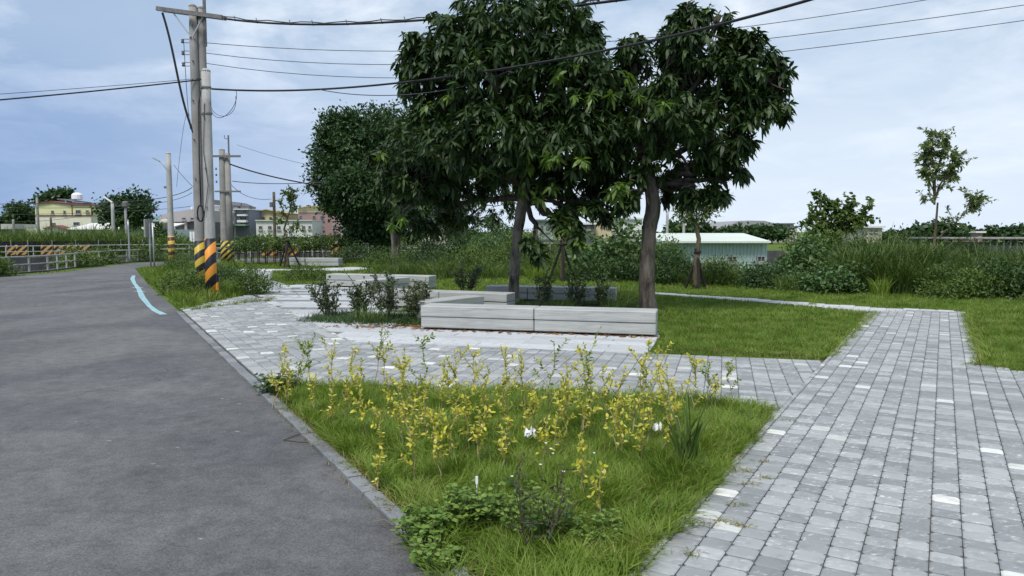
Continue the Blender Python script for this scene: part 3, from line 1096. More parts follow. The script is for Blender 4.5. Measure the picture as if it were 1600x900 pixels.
# lamp group across the canal
pF = pole('street_lamp', 'far lamp pole with a white tube light in front of the big round tree', -34.4, 64.0, 0.17, 0.13, 4.4, M['pole_pale'], (0.35, 1.65, M['st_orange']), cat='street lamp', group='street lamps')
mb = MB()
beam(mb, (0.05, -0.1, 4.48), (-0.65, -0.1, 4.95), 0.12, 0.10)
mb.build('lamp_head', M['white'], pF)
pG = pole('utility_pole', 'far pale pole with a dark transformer beside the tube lamp', -33.6, 64.6, 0.13, 0.10, 4.25, M['pole_pale'])
mb = MB()
mb.lathe((0.05, -0.1, 4.1), [(0.2, 0), (0.24, 0.05), (0.24, 0.4), (0.15, 0.5), (0.03, 0.52)], 10)
mb.build('transformer', M['rust'], pG)
pH = pole('marker_post', 'thin grey steel post standing at the railing by the road bend', -19.45, 37.6, 0.045, 0.04, 2.15, M['metal'], cat='post', group='thin steel posts')
pI = pole('utility_pole', 'slim brown pole with a small box behind the staked sapling', -14.4, 45.0 + 0.0, 0.10, 0.08, 3.95, M['twig'], (0.0, 0.5, M['st_orange']), group='slim far poles')
mb = MB()
mb.bevbox(-0.26, -0.06, -0.08, 0.08, 3.1, 3.4, 0.02)
mb.build('meter_box', M['rust'], pI)
pole('utility_pole', 'thin grey pole in front of the yellow house', -47.9, 75, 0.15, 0.11, 5.35, M['pole'], group='slim far poles')
pole('utility_pole', 'short brown pole by the peaked end of the white shed', -46.6, 75, 0.12, 0.10, 3.35, M['twig'], group='slim far poles')
pole('utility_pole', 'short grey pole at the far left above the cane field', -50.4, 75, 0.13, 0.11, 3.15, M['pole'], group='slim far poles')
pole('utility_pole', 'white far pole left of the feathery tree behind the mango', 15.9, 76, 0.16, 0.13, 4.05, M['pole_pale'], group='slim far poles')
pole('utility_pole', 'white far pole right of its twin behind the feathery tree', 17.6, 76, 0.16, 0.13, 3.85, M['pole_pale'], group='slim far poles')

# road sign seen edge-on
rs = tag(empty('road_sign', (-14.2, 29.2, 0)), 'galvanised sign post with its plate seen edge-on at the road side', 'road sign')
for dx in (-0.07, 0.07):
    mb = MB()
    mb.tube([(dx, 0, -0.02), (dx - 0.02, 0, 1.95)], 0.032, 8)
    mb.build('post', M['metal'], rs, True)
mb = MB()
mb.bevbox(-0.15, -0.09, -0.30, 0.30, 1.38, 2.08, 0.01)
mb.build('plate', M['pole'], rs)

# orange and black striped boards across the canal and beside the road
def barrier(x, y, rz, label, wd=0.75, z=0.0):
    r = tag(empty('striped_barrier', (x, y, z), rz), label, 'barrier', 'orange and black striped barriers')
    mb = MB()
    mb.bevbox(-wd / 2, wd / 2, -0.05, 0.05, 0.18, 0.85, 0.03)
    mb.build('board', M['st_board'], r)
    for sx in (-1, 1):
        mb = MB()
        mb.box(sx * wd * 0.36 - 0.05, sx * wd * 0.36 + 0.05, -0.12, 0.12, 0, 0.18)
        mb.build('foot', M['canal'], r)
        mb = MB()
        mb.lathe((sx * wd * 0.40, 0, 0.85), [(0.03, 0), (0.035, 0.05), (0.01, 0.08)], 8)
        mb.build('reflector', M['white'], r)


for i, (u, s) in enumerate([(-37.9, 'leftmost striped barrier beyond the canal, alone with its neighbour'), (-37.1, 'second striped barrier beyond the canal from the left')]):
    barrier(u, 56.0, 0.3, s, 0.75, ZF)
for i, s in enumerate(['first', 'second', 'third', 'fourth']):
    barrier(-35.6 + i * 0.78, 56.6 + i * 0.35, 0.3, s + ' from the left of the four joined striped barriers below the white shed', 0.76, ZF)
barrier(-14.25, 43.6, 0.1, 'striped barrier by the foot of the slim brown pole', 0.95)
barrier(-13.1, 43.8, 0.0, 'striped barrier between the slim pole and the staked sapling', 0.95)
barrier(-10.6, 44.9, -0.2, 'striped barrier at the roadside near the round dense tree', 0.8)

# ------------------------------------------------------------------ railings
def railing(name, label, line, spacing, zs, hts, m, rr=0.03):
    root = tag(empty(name, (line[0][0], line[0][1], zs)), label, 'railing', 'railings along the canal')
    ox, oy = line[0]
    pts = [Vector((x - ox, y - oy)) for x, y in line]
    for h in hts:
        mb = MB()
        mb.tube([(q.x, q.y, h) for q in pts], rr, 6)
        mb.build('rail', m, root)
    pm = MB()
    pm.box(-rr * 0.9, rr * 0.9, -rr * 0.9, rr * 0.9, 0.0, max(hts))
    me = pm.mesh('post')
    me.materials.append(m)
    for a, b_ in zip(pts, pts[1:]):
        L = (b_ - a).length
        n = max(1, round(L / spacing))
        for i in range(n):
            q = a + (b_ - a) * (i / n)
            o = bpy.data.objects.new('post', me)
            C.objects.link(o)
            o.parent = root
            o.location = (q.x, q.y, 0)
    return root


railing('railing', 'two-rail metal railing at the near edge of the canal beside the road', [(-18.72, 20), (-18.9, 25.5), (-18.6, 29.6), (-19.6, 34.4), (-20.0, 37.3), (-19.4, 40.6), (-17.5, 43.9), (-13.5, 46.6), (-8.5, 48.3), (0, 50.5)], 0.95, 0.05, (0.30, 0.60), M['rail'])
railing('railing', 'two-rail metal railing on the far bank in front of the cane field', [(-50.2, 40.5), (-35.7, 52.2), (-31.2, 57.2), (-25.1, 61.2), (-12, 65.2), (0, 67.7)], 1.6, ZF + 0.12, (0.40, 0.80), M['rail'], 0.035)

# ------------------------------------------------------------------ wires
def wire(name, label, pts, r, m='cable', group='overhead wires', n=26, spacers=0):
    P = [Vector(q) for q in pts]
    ds = [0.0]
    for a, b_ in zip(P, P[1:]):
        ds.append(ds[-1] + (b_ - a).length)
    ts = [d / ds[-1] for d in ds]
    out = []
    for i in range(n + 1):
        t_ = i / n
        q = Vector((0, 0, 0))
        for a in range(len(P)):
            l = 1.0
            for b_ in range(len(P)):
                if a != b_:
                    l *= (t_ - ts[b_]) / (ts[a] - ts[b_])
            q += P[a] * l
        out.append(q)
    if spacers:
        root = tag(empty(name, tuple(P[0])), label, 'cable', group)
        mb = MB()
        mb.tube([q - P[0] for q in out], r, 6)
        mb.build('cable', M[m], root)
        mb = MB()
        mb.tube([q - P[0] + Vector((0, 0, 0.045 + 0.02 * math.sin(i * 1.9))) for i, q in enumerate(out)], r * 0.5, 5)
        mb.build('messenger_wire', M[m], root)
        for i in range(spacers):
            q = out[1 + int(i * (n - 2) / spacers)] - P[0]
            mb = MB()
            mb.tube([q + Vector((0.02, 0, -0.03)), q + Vector((-0.02, 0, 0.10))], 0.012, 5)
            mb.build('cable_tie', M['rust'], root)
        return root
    mb = MB()
    mb.tube(out, r, 5)
    return tag(mb.build(name, M[m]), label, 'wire' if m == 'wire' else 'cable', group)


wire('overhead_cable', 'thick tied cable from the crossarm end passing into the top of the front mango', [(-7.299,19.2,6.986), (-3.611,17.8,6.476), (-1.332,16.6,6.27), (2.036,14.2,5.922), (4.872,11.6,5.7)], 0.026, n=44, spacers=16)
wire('overhead_cable', 'thick cable from the shorter pole sagging across the front of both mango crowns', [(-6.983,17.5,4.911), (-2.327,15.2,4.59), (0.552,13.0,4.515), (3.764,9.6,4.522), (4.482,8.6,4.57)], 0.022, n=44)
wire('overhead_wire', 'loose thin wire hanging just under the thick cable near the mango edge', [(-4.135,16.2,4.651), (-2.885,15.4,4.385), (-1.234,14.5,4.331), (0.0,13.5,4.503)], 0.009, 'wire')
wire('overhead_wire', 'highest of the three thin parallel wires behind the mango trees', [(-7.894,19.5,6.458), (-2.781,19.3,6.2), (6.04,18.8,6.703), (10.078,18.5,7.231), (13.849,18.3,7.845)], 0.009, 'wire')
wire('overhead_wire', 'middle of the three thin parallel wires behind the mango trees', [(-7.902,19.5,6.199), (-2.785,19.3,5.863), (6.683,18.8,6.423), (12.419,18.4,7.08), (14.646,18.3,7.395)], 0.009, 'wire')
wire('overhead_wire', 'lowest of the three thin parallel wires behind the mango trees', [(-7.91,19.5,5.94), (-2.789,19.3,5.525), (6.693,18.8,6.065), (12.439,18.4,6.716), (14.67,18.3,7.02)], 0.009, 'wire')
wire('overhead_cable', 'dark cable running left from the pole pair to the picture edge', [(-7.989,19.5,5.534), (-10.068,18.2,4.998), (-11.721,17.2,4.609), (-12.86,16.4,4.332)], 0.018)
wire('overhead_wire', 'thin wire just above the dark cable running left from the poles', [(-7.988,19.5,5.566), (-10.174,18.4,5.127), (-11.85,17.4,4.775), (-13.008,16.6,4.518)], 0.007, 'wire')
wire('stay_cable', 'thick dark cable slanting from the left crossarm end down to the pole', [(-8.944,19.4,7.186), (-8.857,19.4,6.866), (-8.606,19.4,5.578), (-8.265,19.42,4.165)], 0.030, n=20)
wire('loop_wire', 'thin wire looping in the air right of the shorter pole', [(-7.013,17.5,4.427), (-6.786,17.4,4.235), (-6.522,17.3,4.337), (-6.309,17.2,4.811)], 0.007, 'wire')
wire('loop_wire', 'second thin wire looping lower beside the shorter pole', [(-7.022,17.5,4.632), (-6.813,17.4,4.294), (-6.553,17.3,4.278), (-6.327,17.2,4.696)], 0.006, 'wire')
wire('drop_wire', 'thin wire curving from the left insulators down behind the poles', [(-8.469,19.5,6.539), (-8.657,20.0,5.534), (-10.292,24.0,4.912), (-14.86,33.0,3.579)], 0.008, 'wire')
wire('overhead_cable', 'dark cable from the distant twin pole into the dense round tree', [(-14.4,38.0,5.043), (-12.23,38.5,4.401), (-9.719,39.0,3.939), (-8.254,40.0,3.726)], 0.035)
wire('overhead_wire', 'level wire from the lower arm of the distant twin pole to the dense tree', [(-14.262,38.0,4.171), (-11.907,38.5,4.073), (-9.379,39.0,4.205), (-8.244,40.0,4.34)], 0.020, 'wire')
wire('overhead_wire', 'sagging wire from the distant twin pole to the slim brown pole', [(-14.364,38.0,4.041), (-14.635,41.0,3.569), (-14.558,45.0,3.569)], 0.014, 'wire')
wire('overhead_wire', 'thin high wire from the distant mast slanting right to the dense tree', [(-13.982,38.0,6.009), (-12.046,38.0,5.398), (-9.741,38.5,4.893)], 0.009, 'wire')
wire('overhead_wire', 'wire from the lamp pole top to the near pole pair', [(-15.846,35.0,4.712), (-14.946,34.0,4.045), (-14.095,33.0,3.551)], 0.012, 'wire')
wire('overhead_wire', 'uppermost of the far level wires crossing the yellow house', [(-49.416,70.0,4.154), (-41.56,68.0,4.168), (-34.082,66.0,4.262), (-25.782,60.0,5.148)], 0.03, 'wire')
wire('overhead_wire', 'second of the far level wires crossing the yellow house', [(-49.433,70.0,3.824), (-41.579,68.0,3.761), (-34.097,66.0,3.867), (-25.796,60.0,4.738)], 0.022, 'wire')
wire('overhead_wire', 'third of the far level wires crossing the yellow house', [(-49.466,70.0,3.224), (-41.604,68.0,3.236), (-34.115,66.0,3.414), (-25.831,60.0,3.661)], 0.02, 'wire')
wire('overhead_wire', 'lowest of the far wires drooping across the yellow house', [(-50.899,72.0,2.9), (-42.853,70.0,2.743), (-36.906,68.0,3.469), (-34.099,66.0,3.81)], 0.018, 'wire')

# ------------------------------------------------------------------ buildings
WM = {}


def wallm(c, name, var=0.08, stain=0.25):
    k = name
    if k not in WM:
        WM[k] = concrete(name, c, 0.35, var, 0.85, stain)
    return WM[k]


M['pane'] = plain('dark_pane', (0.055, 0.062, 0.072), 0.25, 0.3, 1.0, 0.5, bmp=0)
M['frame'] = plain('window_frame', (0.30, 0.30, 0.30), 0.6, 0.1, 2)
M['roofdark'] = plain('dark_roof', (0.13, 0.13, 0.14), 0.8, 0.2, 1)
M['maroon'] = plain('maroon_trim', (0.20, 0.055, 0.055), 0.7, 0.15, 1)
M['dark_sheet_bay_shade'] = plain('dark_sheet_and_bay_shade', (0.10, 0.10, 0.105), 0.6, 0.25, 1)  # dark sheet cladding; also painted shade for the factory's open bays


def part(root, name, rect, y0, y1, m):
    mb = MB()
    mb.box(rect[0], rect[2], y0, y1, rect[1], rect[3])
    o = mb.build(name, m, root)
    o.location = -root.location
    return o


def window(root, rect, Y):
    x0, z0, x1, z1 = rect
    f = MB()
    e = min(0.12, 0.11 * min(x1 - x0, z1 - z0))
    for r in ((x0, z0, x0 + e, z1), (x1 - e, z0, x1, z1), (x0 + e, z1 - e, x1 - e, z1), (x0 + e, z0, x1 - e, z0 + e), ((x0 + x1) / 2 - e / 3, z0 + e, (x0 + x1) / 2 + e / 3, z1 - e)):
        f.box(r[0], r[2], Y - 0.12, Y + 0.02, r[1], r[3])
    fo = f.build('window', M['frame'], root)
    fo.location = -root.location
    g_ = MB()
    g_.box(x0 + e * .5, x1 - e * .5, Y - 0.05, Y + 0.03, z0 + e * .5, z1 - e * .5)
    g_.build('pane', M['pane'], fo)
    s_ = MB()
    s_.box(x0 - 0.1, x1 + 0.1, Y - 0.22, Y + 0.01, z0 - 0.14, z0 - 0.002)
    s_.build('sill', M['frame'], fo)


def bld(label, x, Y, cat='building', group='far buildings', name='house'):
    return tag(empty(name, (x, Y, 0)), label, cat, group)


def roofp(root, pts, y0, y1, m, name='roof'):
    mb = MB()
    mb.prism([(x, z) for x, _, z in pts], y0, y1)
    o = mb.build(name, m, root)
    o.location = -root.location
    return o


# yellow house
Y = 120
h = bld('yellow and cream three-storey house with maroon trim at the left', -72, Y)
roofp(h, [(-77.053,120.0,4.178), (-67.899,120.0,4.178), (-67.826,120.0,5.875), (-70.975,120.0,5.927), (-74.153,120.0,6.44), (-76.967,120.0,5.927)], Y, Y + 14, wallm((0.62, 0.61, 0.36), 'yellow_green_render'), 'upper_wall')
r = (-77.031,1.187,-68.049,4.199)
part(h, 'lower_wall', (r[0], -0.4, r[2], r[3] - 0.02), Y + 0.03, Y + 14, wallm((0.66, 0.63, 0.52), 'cream_render'))
part(h, 'trim', (-77.048,4.137,-67.891,4.281), Y - 0.1, Y + 0.2, M['maroon'])
part(h, 'trim', (-71.078,4.281,-70.966,5.927), Y - 0.1, Y + 0.2, M['maroon'])
part(h, 'trim', (-67.958,4.281,-67.864,5.927), Y - 0.1, Y + 0.2, M['maroon'])
roofp(h, [(-77.071,120.0,5.906), (-74.154,120.0,6.419), (-70.976,120.0,5.906), (-67.734,120.0,5.865), (-67.729,120.0,5.968), (-70.97,120.0,6.04), (-74.148,120.0,6.553), (-77.065,120.0,6.029)], Y - 0.3, Y + 14, M['maroon'])
for r in ((-74.376,4.384,-73.992,5.001), (-72.412,4.384,-72.079,5.001), (-70.443,4.456,-69.645,5.104), (-68.792,4.744,-68.34,5.053), (-70.893,2.581,-69.935,3.148), (-74.314,2.478,-73.823,3.045), (-68.837,2.529,-68.385,2.839)):
    window(h, r, Y)
wt = MB()
q = (-73.647,122.0,6.729)
wt.lathe((q[0], q[1] + 4, q[2] + 0.3), [(0.8, 0), (0.85, 0.1), (0.85, 0.8), (0.5, 1.1), (0.05, 1.2)], 12)
o = wt.build('roof_tank', M['white'], h)
o.location = -h.location
roofp(h, [(-75.225,124.0,6.867), (-72.361,124.0,6.495), (-72.355,124.0,6.623), (-75.216,124.0,7.079)], Y + 3, Y + 8, M['roofdark'], 'roof_canopy')

# white sheds
Y = 92
h = bld('long low white shed with pale sheet roof behind the cane field', -50, Y, 'shed', name='shed')
r = (-54.949,0.173,-42.78,1.869)
part(h, 'wall', (r[0], -0.4, r[2], r[3]), Y, Y + 9, wallm((0.50, 0.54, 0.55), 'pale_blue_sheet'))
mb = MB()
a = (-54.927,1.838,-42.721,2.352)
mb.add([(a[0], Y - 0.5, a[1]), (a[2], Y - 0.5, a[1]), (a[2], Y + 5, a[3] + 0.25), (a[0], Y + 5, a[3] + 0.25), (a[0], Y - 0.5, a[1] + .12), (a[2], Y - 0.5, a[1] + .12), (a[2], Y + 5, a[3] + 0.37), (a[0], Y + 5, a[3] + 0.37)],
       [(3, 2, 1, 0), (4, 5, 6, 7), (0, 1, 5, 4), (1, 2, 6, 5), (2, 3, 7, 6), (3, 0, 4, 7)])
o = mb.build('roof', wallm((0.66, 0.65, 0.60), 'white_sheet_roof'), h)
o.location = -h.location
roofp(h, [(-57.699,92.0,0.808), (-54.997,92.0,0.808), (-54.948,92.0,1.877), (-56.436,92.0,2.328), (-57.644,92.0,1.956)], Y - 0.6, Y + 1, wallm((0.52, 0.55, 0.56), 'gable_sheet'), 'gable_wall')
roofp(h, [(-57.726,92.0,1.917), (-56.437,92.0,2.312), (-54.872,92.0,1.822), (-54.867,92.0,1.917), (-56.432,92.0,2.407), (-57.721,92.0,2.012)], Y - 0.8, Y + 1.2, M['maroon'], 'gable_trim')
h = bld('low greenhouse with a pale rounded roof left of the white shed', -62, 92, 'shed', name='shed')
roofp(h, [(-63.826,94.0,0.79), (-59.116,94.0,0.79), (-59.07,94.0,1.762), (-60.843,94.0,2.004), (-62.467,94.0,1.964), (-63.788,94.0,1.519)], 94, 104, wallm((0.50, 0.52, 0.36), 'pale_film'), 'tunnel')
h = bld('small pale hut at the far left edge', -66, 92, 'shed', name='shed')
part(h, 'wall', ((-63.351,0.808,-61.912,2.154)[0], -0.4, (-63.351,0.808,-61.912,2.154)[2], (-63.359,0.808,-61.912,1.996)[3]), 92.3, 96, M['roofdark'])
part(h, 'roof', (-63.409,1.917,-61.775,2.55), 92, 96.5, wallm((0.45, 0.44, 0.42), 'grey_sheet'))

# factory
Y = 100
h = bld('wide mauve-grey factory with open dark bays behind the lamp pole', -44, Y, 'factory', name='factory')
mw = wallm((0.40, 0.36, 0.36), 'mauve_sheet')
roofp(h, [(-47.433,100.0,2.933), (-41.914,100.0,2.933), (-41.862,100.0,4.537), (-42.72,100.0,4.649), (-45.662,100.0,4.263), (-47.402,100.0,3.791)], Y, Y + 16, mw, 'upper_wall')
r = (-47.433,0.739,-41.984,2.933)
part(h, 'bay_shade', (r[0] + .2, -0.4, r[2], r[3] - 0.02), Y + 0.6, Y + 15, M['dark_sheet_bay_shade'])  # solid block, its dark colour stands in for shade inside the open bays
for u in range(4):
    x0 = r[0] + u * 1.6
    part(h, 'column', (x0, -0.4, x0 + 0.3, r[3] - 0.02), Y + 0.2, Y + 0.58, mw)
roofp(h, [(-50.623,100.0,2.976), (-47.432,100.0,2.976), (-47.404,100.0,3.748), (-50.515,100.0,3.534)], Y + 0.2, Y + 10, wallm((0.26, 0.36, 0.35), 'teal_sheet'), 'lean_to')
r = (-50.623,0.739,-47.513,2.976)
part(h, 'lean_to_wall', (r[0], -0.4, r[2], r[3] - .02), Y + 0.8, Y + 10, M['dark_sheet_bay_shade'])
for r in ((-46.465,3.191,-46.044,3.491), (-44.396,3.191,-43.975,3.491), (-43.275,3.191,-42.854,3.491)):
    window(h, r, Y)
for u in (280, 284, 287.5):
    mb = MB()
    q = (-44.444,100.0,4.606)
    mb.lathe((q[0] + (u - 284) * 0.09, Y + 4, q[2] - 0.1), [(0.14, 0), (0.14, 0.6), (0.04, 0.66)], 8)
    o = mb.build('roof_vent', M['white'], h)
    o.location = -h.location
# water tank with a dome
mb = MB()
q = (-30.767,64.0,1.049)
tk = tag(empty('water_tank', (q[0], 66, ZF)), 'white domed water tank behind the road sign', 'water tank')
mb.lathe((0, 0, 0), [(0.52, 0), (0.52, 2.7), (0.54, 2.72), (0.54, 2.8), (0.38, 3.02), (0.05, 3.1)], 16)
mb.build('drum', wallm((0.52, 0.50, 0.42), 'cream_tank'), tk, True)
mb = MB()
mb.lathe((0, 0, 1.8), [(0.525, 0), (0.54, 0.02), (0.54, 0.06), (0.525, 0.08)], 16)
mb.build('band', M['frame'], tk)
for i, q in enumerate(((-26.869,62.0,1.6), (-26.628,62.0,1.6))):
    nb = tag(empty('notice_board', (q[0], 62, ZF)), ('left' if i == 0 else 'right') + ' of two small white boards beyond the canal by the factory', 'notice board', 'white notice boards')
    mb = MB()
    mb.bevbox(-0.09, 0.09, -0.03, 0.03, 1.1, 1.95, 0.01)
    mb.build('panel', M['white'], nb)
    mb = MB()
    mb.tube([(0, 0, 0), (0, 0, 1.12)], 0.03, 6)
    mb.build('post', M['metal'], nb)

# houses right of the poles
Y = 112
h = bld('white three-storey house with a slanted dark roof behind the distant twin pole', -44, Y)
wm = wallm((0.68, 0.68, 0.67), 'white_render', 0.06, 0.12)
r = (-46.482,1.214,-41.878,5.446)
part(h, 'wall', (r[0], -0.4, r[2], r[3]), Y, Y + 9, wm)
roofp(h, [(-46.663,112.0,5.83), (-41.665,112.0,5.302), (-41.658,112.0,5.542), (-43.374,112.0,6.213), (-44.91,112.0,6.405), (-46.646,112.0,6.357)], Y - 0.6, Y + 9, M['roofdark'])
part(h, 'balcony', (-46.361,2.756,-41.834,3.189), Y - 1.0, Y - 0.02, wm)
part(h, 'balcony', (-46.314,4.391,-41.787,4.679), Y - 1.0, Y - 0.02, wm)
for r in ((-44.594,3.285,-43.557,4.102), (-44.086,4.679,-43.612,4.967), (-42.438,4.679,-42.068,5.254), (-42.857,3.333,-42.01,4.102)):
    window(h, r, Y)
h = bld('narrow blue-grey house with balconies right of the twin pole', -40, Y)
r = (-41.819,1.214,-39.798,4.967)
part(h, 'wall', (r[0], -0.4, r[2], r[3]), Y + 0.5, Y + 9, wallm((0.22, 0.24, 0.28), 'blue_grey_render'))
part(h, 'roof_slab', (-41.865,4.909,-39.602,5.034), Y - 0.4, Y + 9, wm)
for r in ((-41.334,2.997,-39.991,3.333), (-41.31,3.958,-39.965,4.198)):
    part(h, 'balcony', r, Y - 0.5, Y + 0.48, wm)
part(h, 'awning', (-41.93,2.467,-39.813,2.756), Y - 1.2, Y + 0.48, wallm((0.16, 0.26, 0.20), 'green_awning'))
for r in ((-41.223,3.43,-40.849,3.862), (-40.74,3.381,-40.174,3.862), (-40.716,4.343,-40.148,4.727)):
    window(h, r, Y + 0.5)
mb = MB()
q = (-40.9,112.0,5.063)
mb.tube([(q[0] - .6, Y + 2, q[2]), (q[0] - .6, Y + 2, q[2] + 0.9)], 0.1, 6)
mb.box(q[0] - 0.5, q[0] + 0.8, Y + 1.5, Y + 2.6, q[2], q[2] + 0.5)
o = mb.build('roof_plant', M['roofdark'], h)
o.location = -h.location
Y = 118
h = bld('pale yellow house with a low gable behind the white row', -39, Y)
roofp(h, [(-41.981,118.0,1.194), (-36.479,118.0,1.194), (-36.4,118.0,4.54), (-38.928,118.0,5.096), (-41.177,118.0,4.591), (-41.89,118.0,4.54)], Y, Y + 10, wallm((0.52, 0.47, 0.27), 'pale_yellow_render'), 'wall')
roofp(h, [(-41.382,118.0,4.54), (-38.929,118.0,5.046), (-36.299,118.0,4.489), (-36.297,118.0,4.601), (-38.926,118.0,5.167), (-41.379,118.0,4.641)], Y - 0.5, Y + 10.2, wallm((0.42, 0.33, 0.18), 'ochre_roof'))
for r in ((-41.503,3.223,-41.214,3.831), (-40.483,3.426,-40.089,3.933), (-39.669,3.426,-39.275,3.933), (-38.55,3.426,-38.156,3.933), (-37.635,3.426,-37.24,3.933)):
    window(h, r, Y)
Y = 108
h = bld('long white two-storey row with square dark windows in front of the yellow house', -33, Y)
r = (-37.252,1.228,-29.097,3.225)
part(h, 'wall', (r[0], -0.4, r[2], r[3]), Y, Y + 6, wallm((0.60, 0.60, 0.58), 'bright_white_render'))
part(h, 'roof_slab', (-37.297,3.197,-29.01,3.29), Y - 0.3, Y + 6.3, wm)
for r in ((-36.853,1.879,-36.355,2.436), (-35.502,1.879,-35.003,2.436), (-34.198,1.879,-33.698,2.436), (-32.427,1.879,-31.974,2.436), (-30.563,1.879,-30.109,2.436), (-29.632,1.972,-29.269,2.436)):
    window(h, r, Y)
Y = 116
h = bld('maroon-pink apartment block with a pale yellow top storey', -29, Y)
r = (-33.382,1.2,-26.745,4.59)
part(h, 'wall', (r[0], -0.4, r[2], r[3]), Y, Y + 12, wallm((0.34, 0.23, 0.22), 'maroon_pink_tile'))
part(h, 'side_panel', ((-28.085,1.2,-26.745,4.59)[0], -0.4, r[2] + 0.05, r[3] - 0.1), Y - 0.15, Y - 0.02, wallm((0.36, 0.27, 0.27), 'pale_pink_tile'))
roofp(h, [(-33.432,116.0,4.59), (-26.636,116.0,4.59), (-26.624,116.0,5.236), (-29.966,116.0,5.504), (-31.764,116.0,5.504), (-33.419,116.0,5.186)], Y - 0.1, Y + 12, wallm((0.55, 0.50, 0.27), 'yellow_top'), 'top_storey')
roofp(h, [(-33.469,116.0,5.166), (-31.764,116.0,5.494), (-29.966,116.0,5.494), (-26.575,116.0,5.206), (-26.573,116.0,5.306), (-29.964,116.0,5.604), (-31.762,116.0,5.604), (-33.467,116.0,5.286)], Y - 0.6, Y + 12, wallm((0.42, 0.35, 0.18), 'ochre_eave'))
for r in ((-33.193,3.395,-32.858,4.092), (-31.143,3.395,-30.708,4.092), (-29.944,3.395,-29.407,4.092), (-31.176,1.9,-30.738,2.498), (-29.975,1.9,-29.436,2.498), (-32.572,4.789,-32.178,5.087), (-30.374,4.789,-29.98,5.087), (-27.578,4.689,-27.234,4.987)):
    window(h, r, Y - 0.12 if r[3] > 6 else Y)
window(h, (-27.921,1.8,-27.536,2.598), Y - 0.16)
h = bld('white house with a sloping canopy at the right end of the far row', -25, 112)
r = (-25.817,1.214,-23.212,4.295)
part(h, 'wall', (r[0], -0.4, r[2], r[3]), 112, 120, wallm((0.48, 0.48, 0.47), 'grey_white_render'))
part(h, 'canopy', (-25.971,3.574,-24.14,3.766), 110.5, 111.98, wm)
window(h, (-25.301,2.371,-24.643,3.43), 112)
# glimpses between the trunks
for (lab, wr, mm, wins, Y) in (
        ('pale green and white house glimpsed left of the low mango branch', (3.415,0.652,6.082,3.113), wallm((0.30, 0.38, 0.32), 'pale_green_render'), [(4.176,1.6,4.653,2.546), (5.03,1.6,5.508,2.546)], 110),
        ('dark grey sheet-clad house glimpsed between the two trunks', (10.425,0.815,12.653,2.679), M['dark_sheet_bay_shade'], [(10.722,1.894,11.119,2.385), (11.509,1.894,12.004,2.385)], 114),
        ('cream house with a flat roof between the two trunks', (12.805,0.801,15.731,3.196), wallm((0.55, 0.47, 0.31), 'cream_yellow_render'), [(13.907,2.398,14.413,2.997), (14.809,2.199,15.316,2.797)], 116),
        ('white gabled house just left of the right mango trunk', (16.037,0.773,21.041,3.56), wm, [(17.182,2.323,17.81,2.942), (18.631,2.323,19.26,2.942)], 120),
        ('pale flat house glimpsed through the gap under the left mango leaves', (-14.003,0.635,-9.675,3.43), wallm((0.50, 0.46, 0.38), 'beige_render'), [(-13.139,2.178,-12.661,2.852), (-11.4,2.178,-10.922,2.852)], 112),
        ('small cream house with flat roof behind the bushy tree at right', (52.589,0.652,54.925,2.168), wallm((0.46, 0.43, 0.36), 'far_cream_render'), [(53.074,1.505,53.468,1.884), (53.833,1.505,54.227,1.884)], 110),
        ('little pink-fronted house above the open frame shed', (72.037,0.51,73.023,1.402), wallm((0.42, 0.24, 0.22), 'pink_front'), [(72.294,0.907,72.607,1.204)], 115)):
    h = bld(lab, (wr[0] + wr[2]) / 2, Y)
    part(h, 'wall', (wr[0], -0.4, wr[2], wr[3]), Y, Y + 8, mm)
    part(h, 'roof_slab', (wr[0] - 0.3, wr[3] + 0.01, wr[2] + 0.3, wr[3] + 0.28), Y - 0.4, Y + 8.2, M['roofdark'] if 'green' in lab else wm)
    for r in wins:
        window(h, r, Y)
# dark tarpaulin sheds below
h = bld('low dark netting shed glimpsed behind the staked trunk between the mangos', 5.5, 40, 'shed', name='shed')
r = (0.691,0.772,3.459,1.186)
roofp(h, [(0.622,40.0,1.049), (3.457,40.0,0.979), (3.457,40.0,1.083), (2.074,40.0,1.186), (0.622,40.0,1.152)], 40, 45, M['dark_sheet_bay_shade'])
part(h, 'wall', (r[0], -0.4, r[2], r[1] + 0.1), 40.4, 44.8, M['roofdark'])
for i in range(5):
    x0 = r[0] + i * (r[2] - r[0]) / 4.2
    part(h, 'post', (x0, -0.4, x0 + 0.08, r[1] + 0.2), 40.05, 40.13, M['rail'])
# teal shed on the lower terrace
Y = 42
h = bld('pale teal ribbed sheet shed with a light roof behind the hedge', 11, Y, 'shed', name='shed')
m, t, b = mat('teal_ribbed_sheet', 0.55, 0.4)
tcn = t.nodes.new('ShaderNodeTexCoord')
wv = t.nodes.new('ShaderNodeTexWave')
wv.inputs['Scale'].default_value = 1.6
t.links.new(tcn.outputs['Object'], wv.inputs['Vector'])
t.links.new(ramp(t, noise(t, tcn.outputs['Object'], 0.8, 4), [(0.3, (0.33, 0.44, 0.43)), (0.7, (0.40, 0.50, 0.49))]), b.inputs['Base Color'])
bump(t, b, wv.outputs['Fac'], 0.6, 0.05)
r = (8.494,-0.505,14.486,0.985)
part(h, 'wall', (r[0], -1.8, r[2], r[3]), Y, Y + 8, m)
ribm = MB()
ribm.box(-0.025, 0.025, -0.04, 0.0, -1.8, r[3] - 0.03)
rme = ribm.mesh('rib')
rme.materials.append(m)
nr = int((r[2] - r[0]) / 0.2)
for i in range(nr):
    o = bpy.data.objects.new('rib', rme)
    C.objects.link(o)
    o.parent = h
    o.location = (r[0] + 0.1 + i * 0.2 - 11, -0.001, 0)
mb = MB()
a = (8.416,0.967,14.52,1.311)
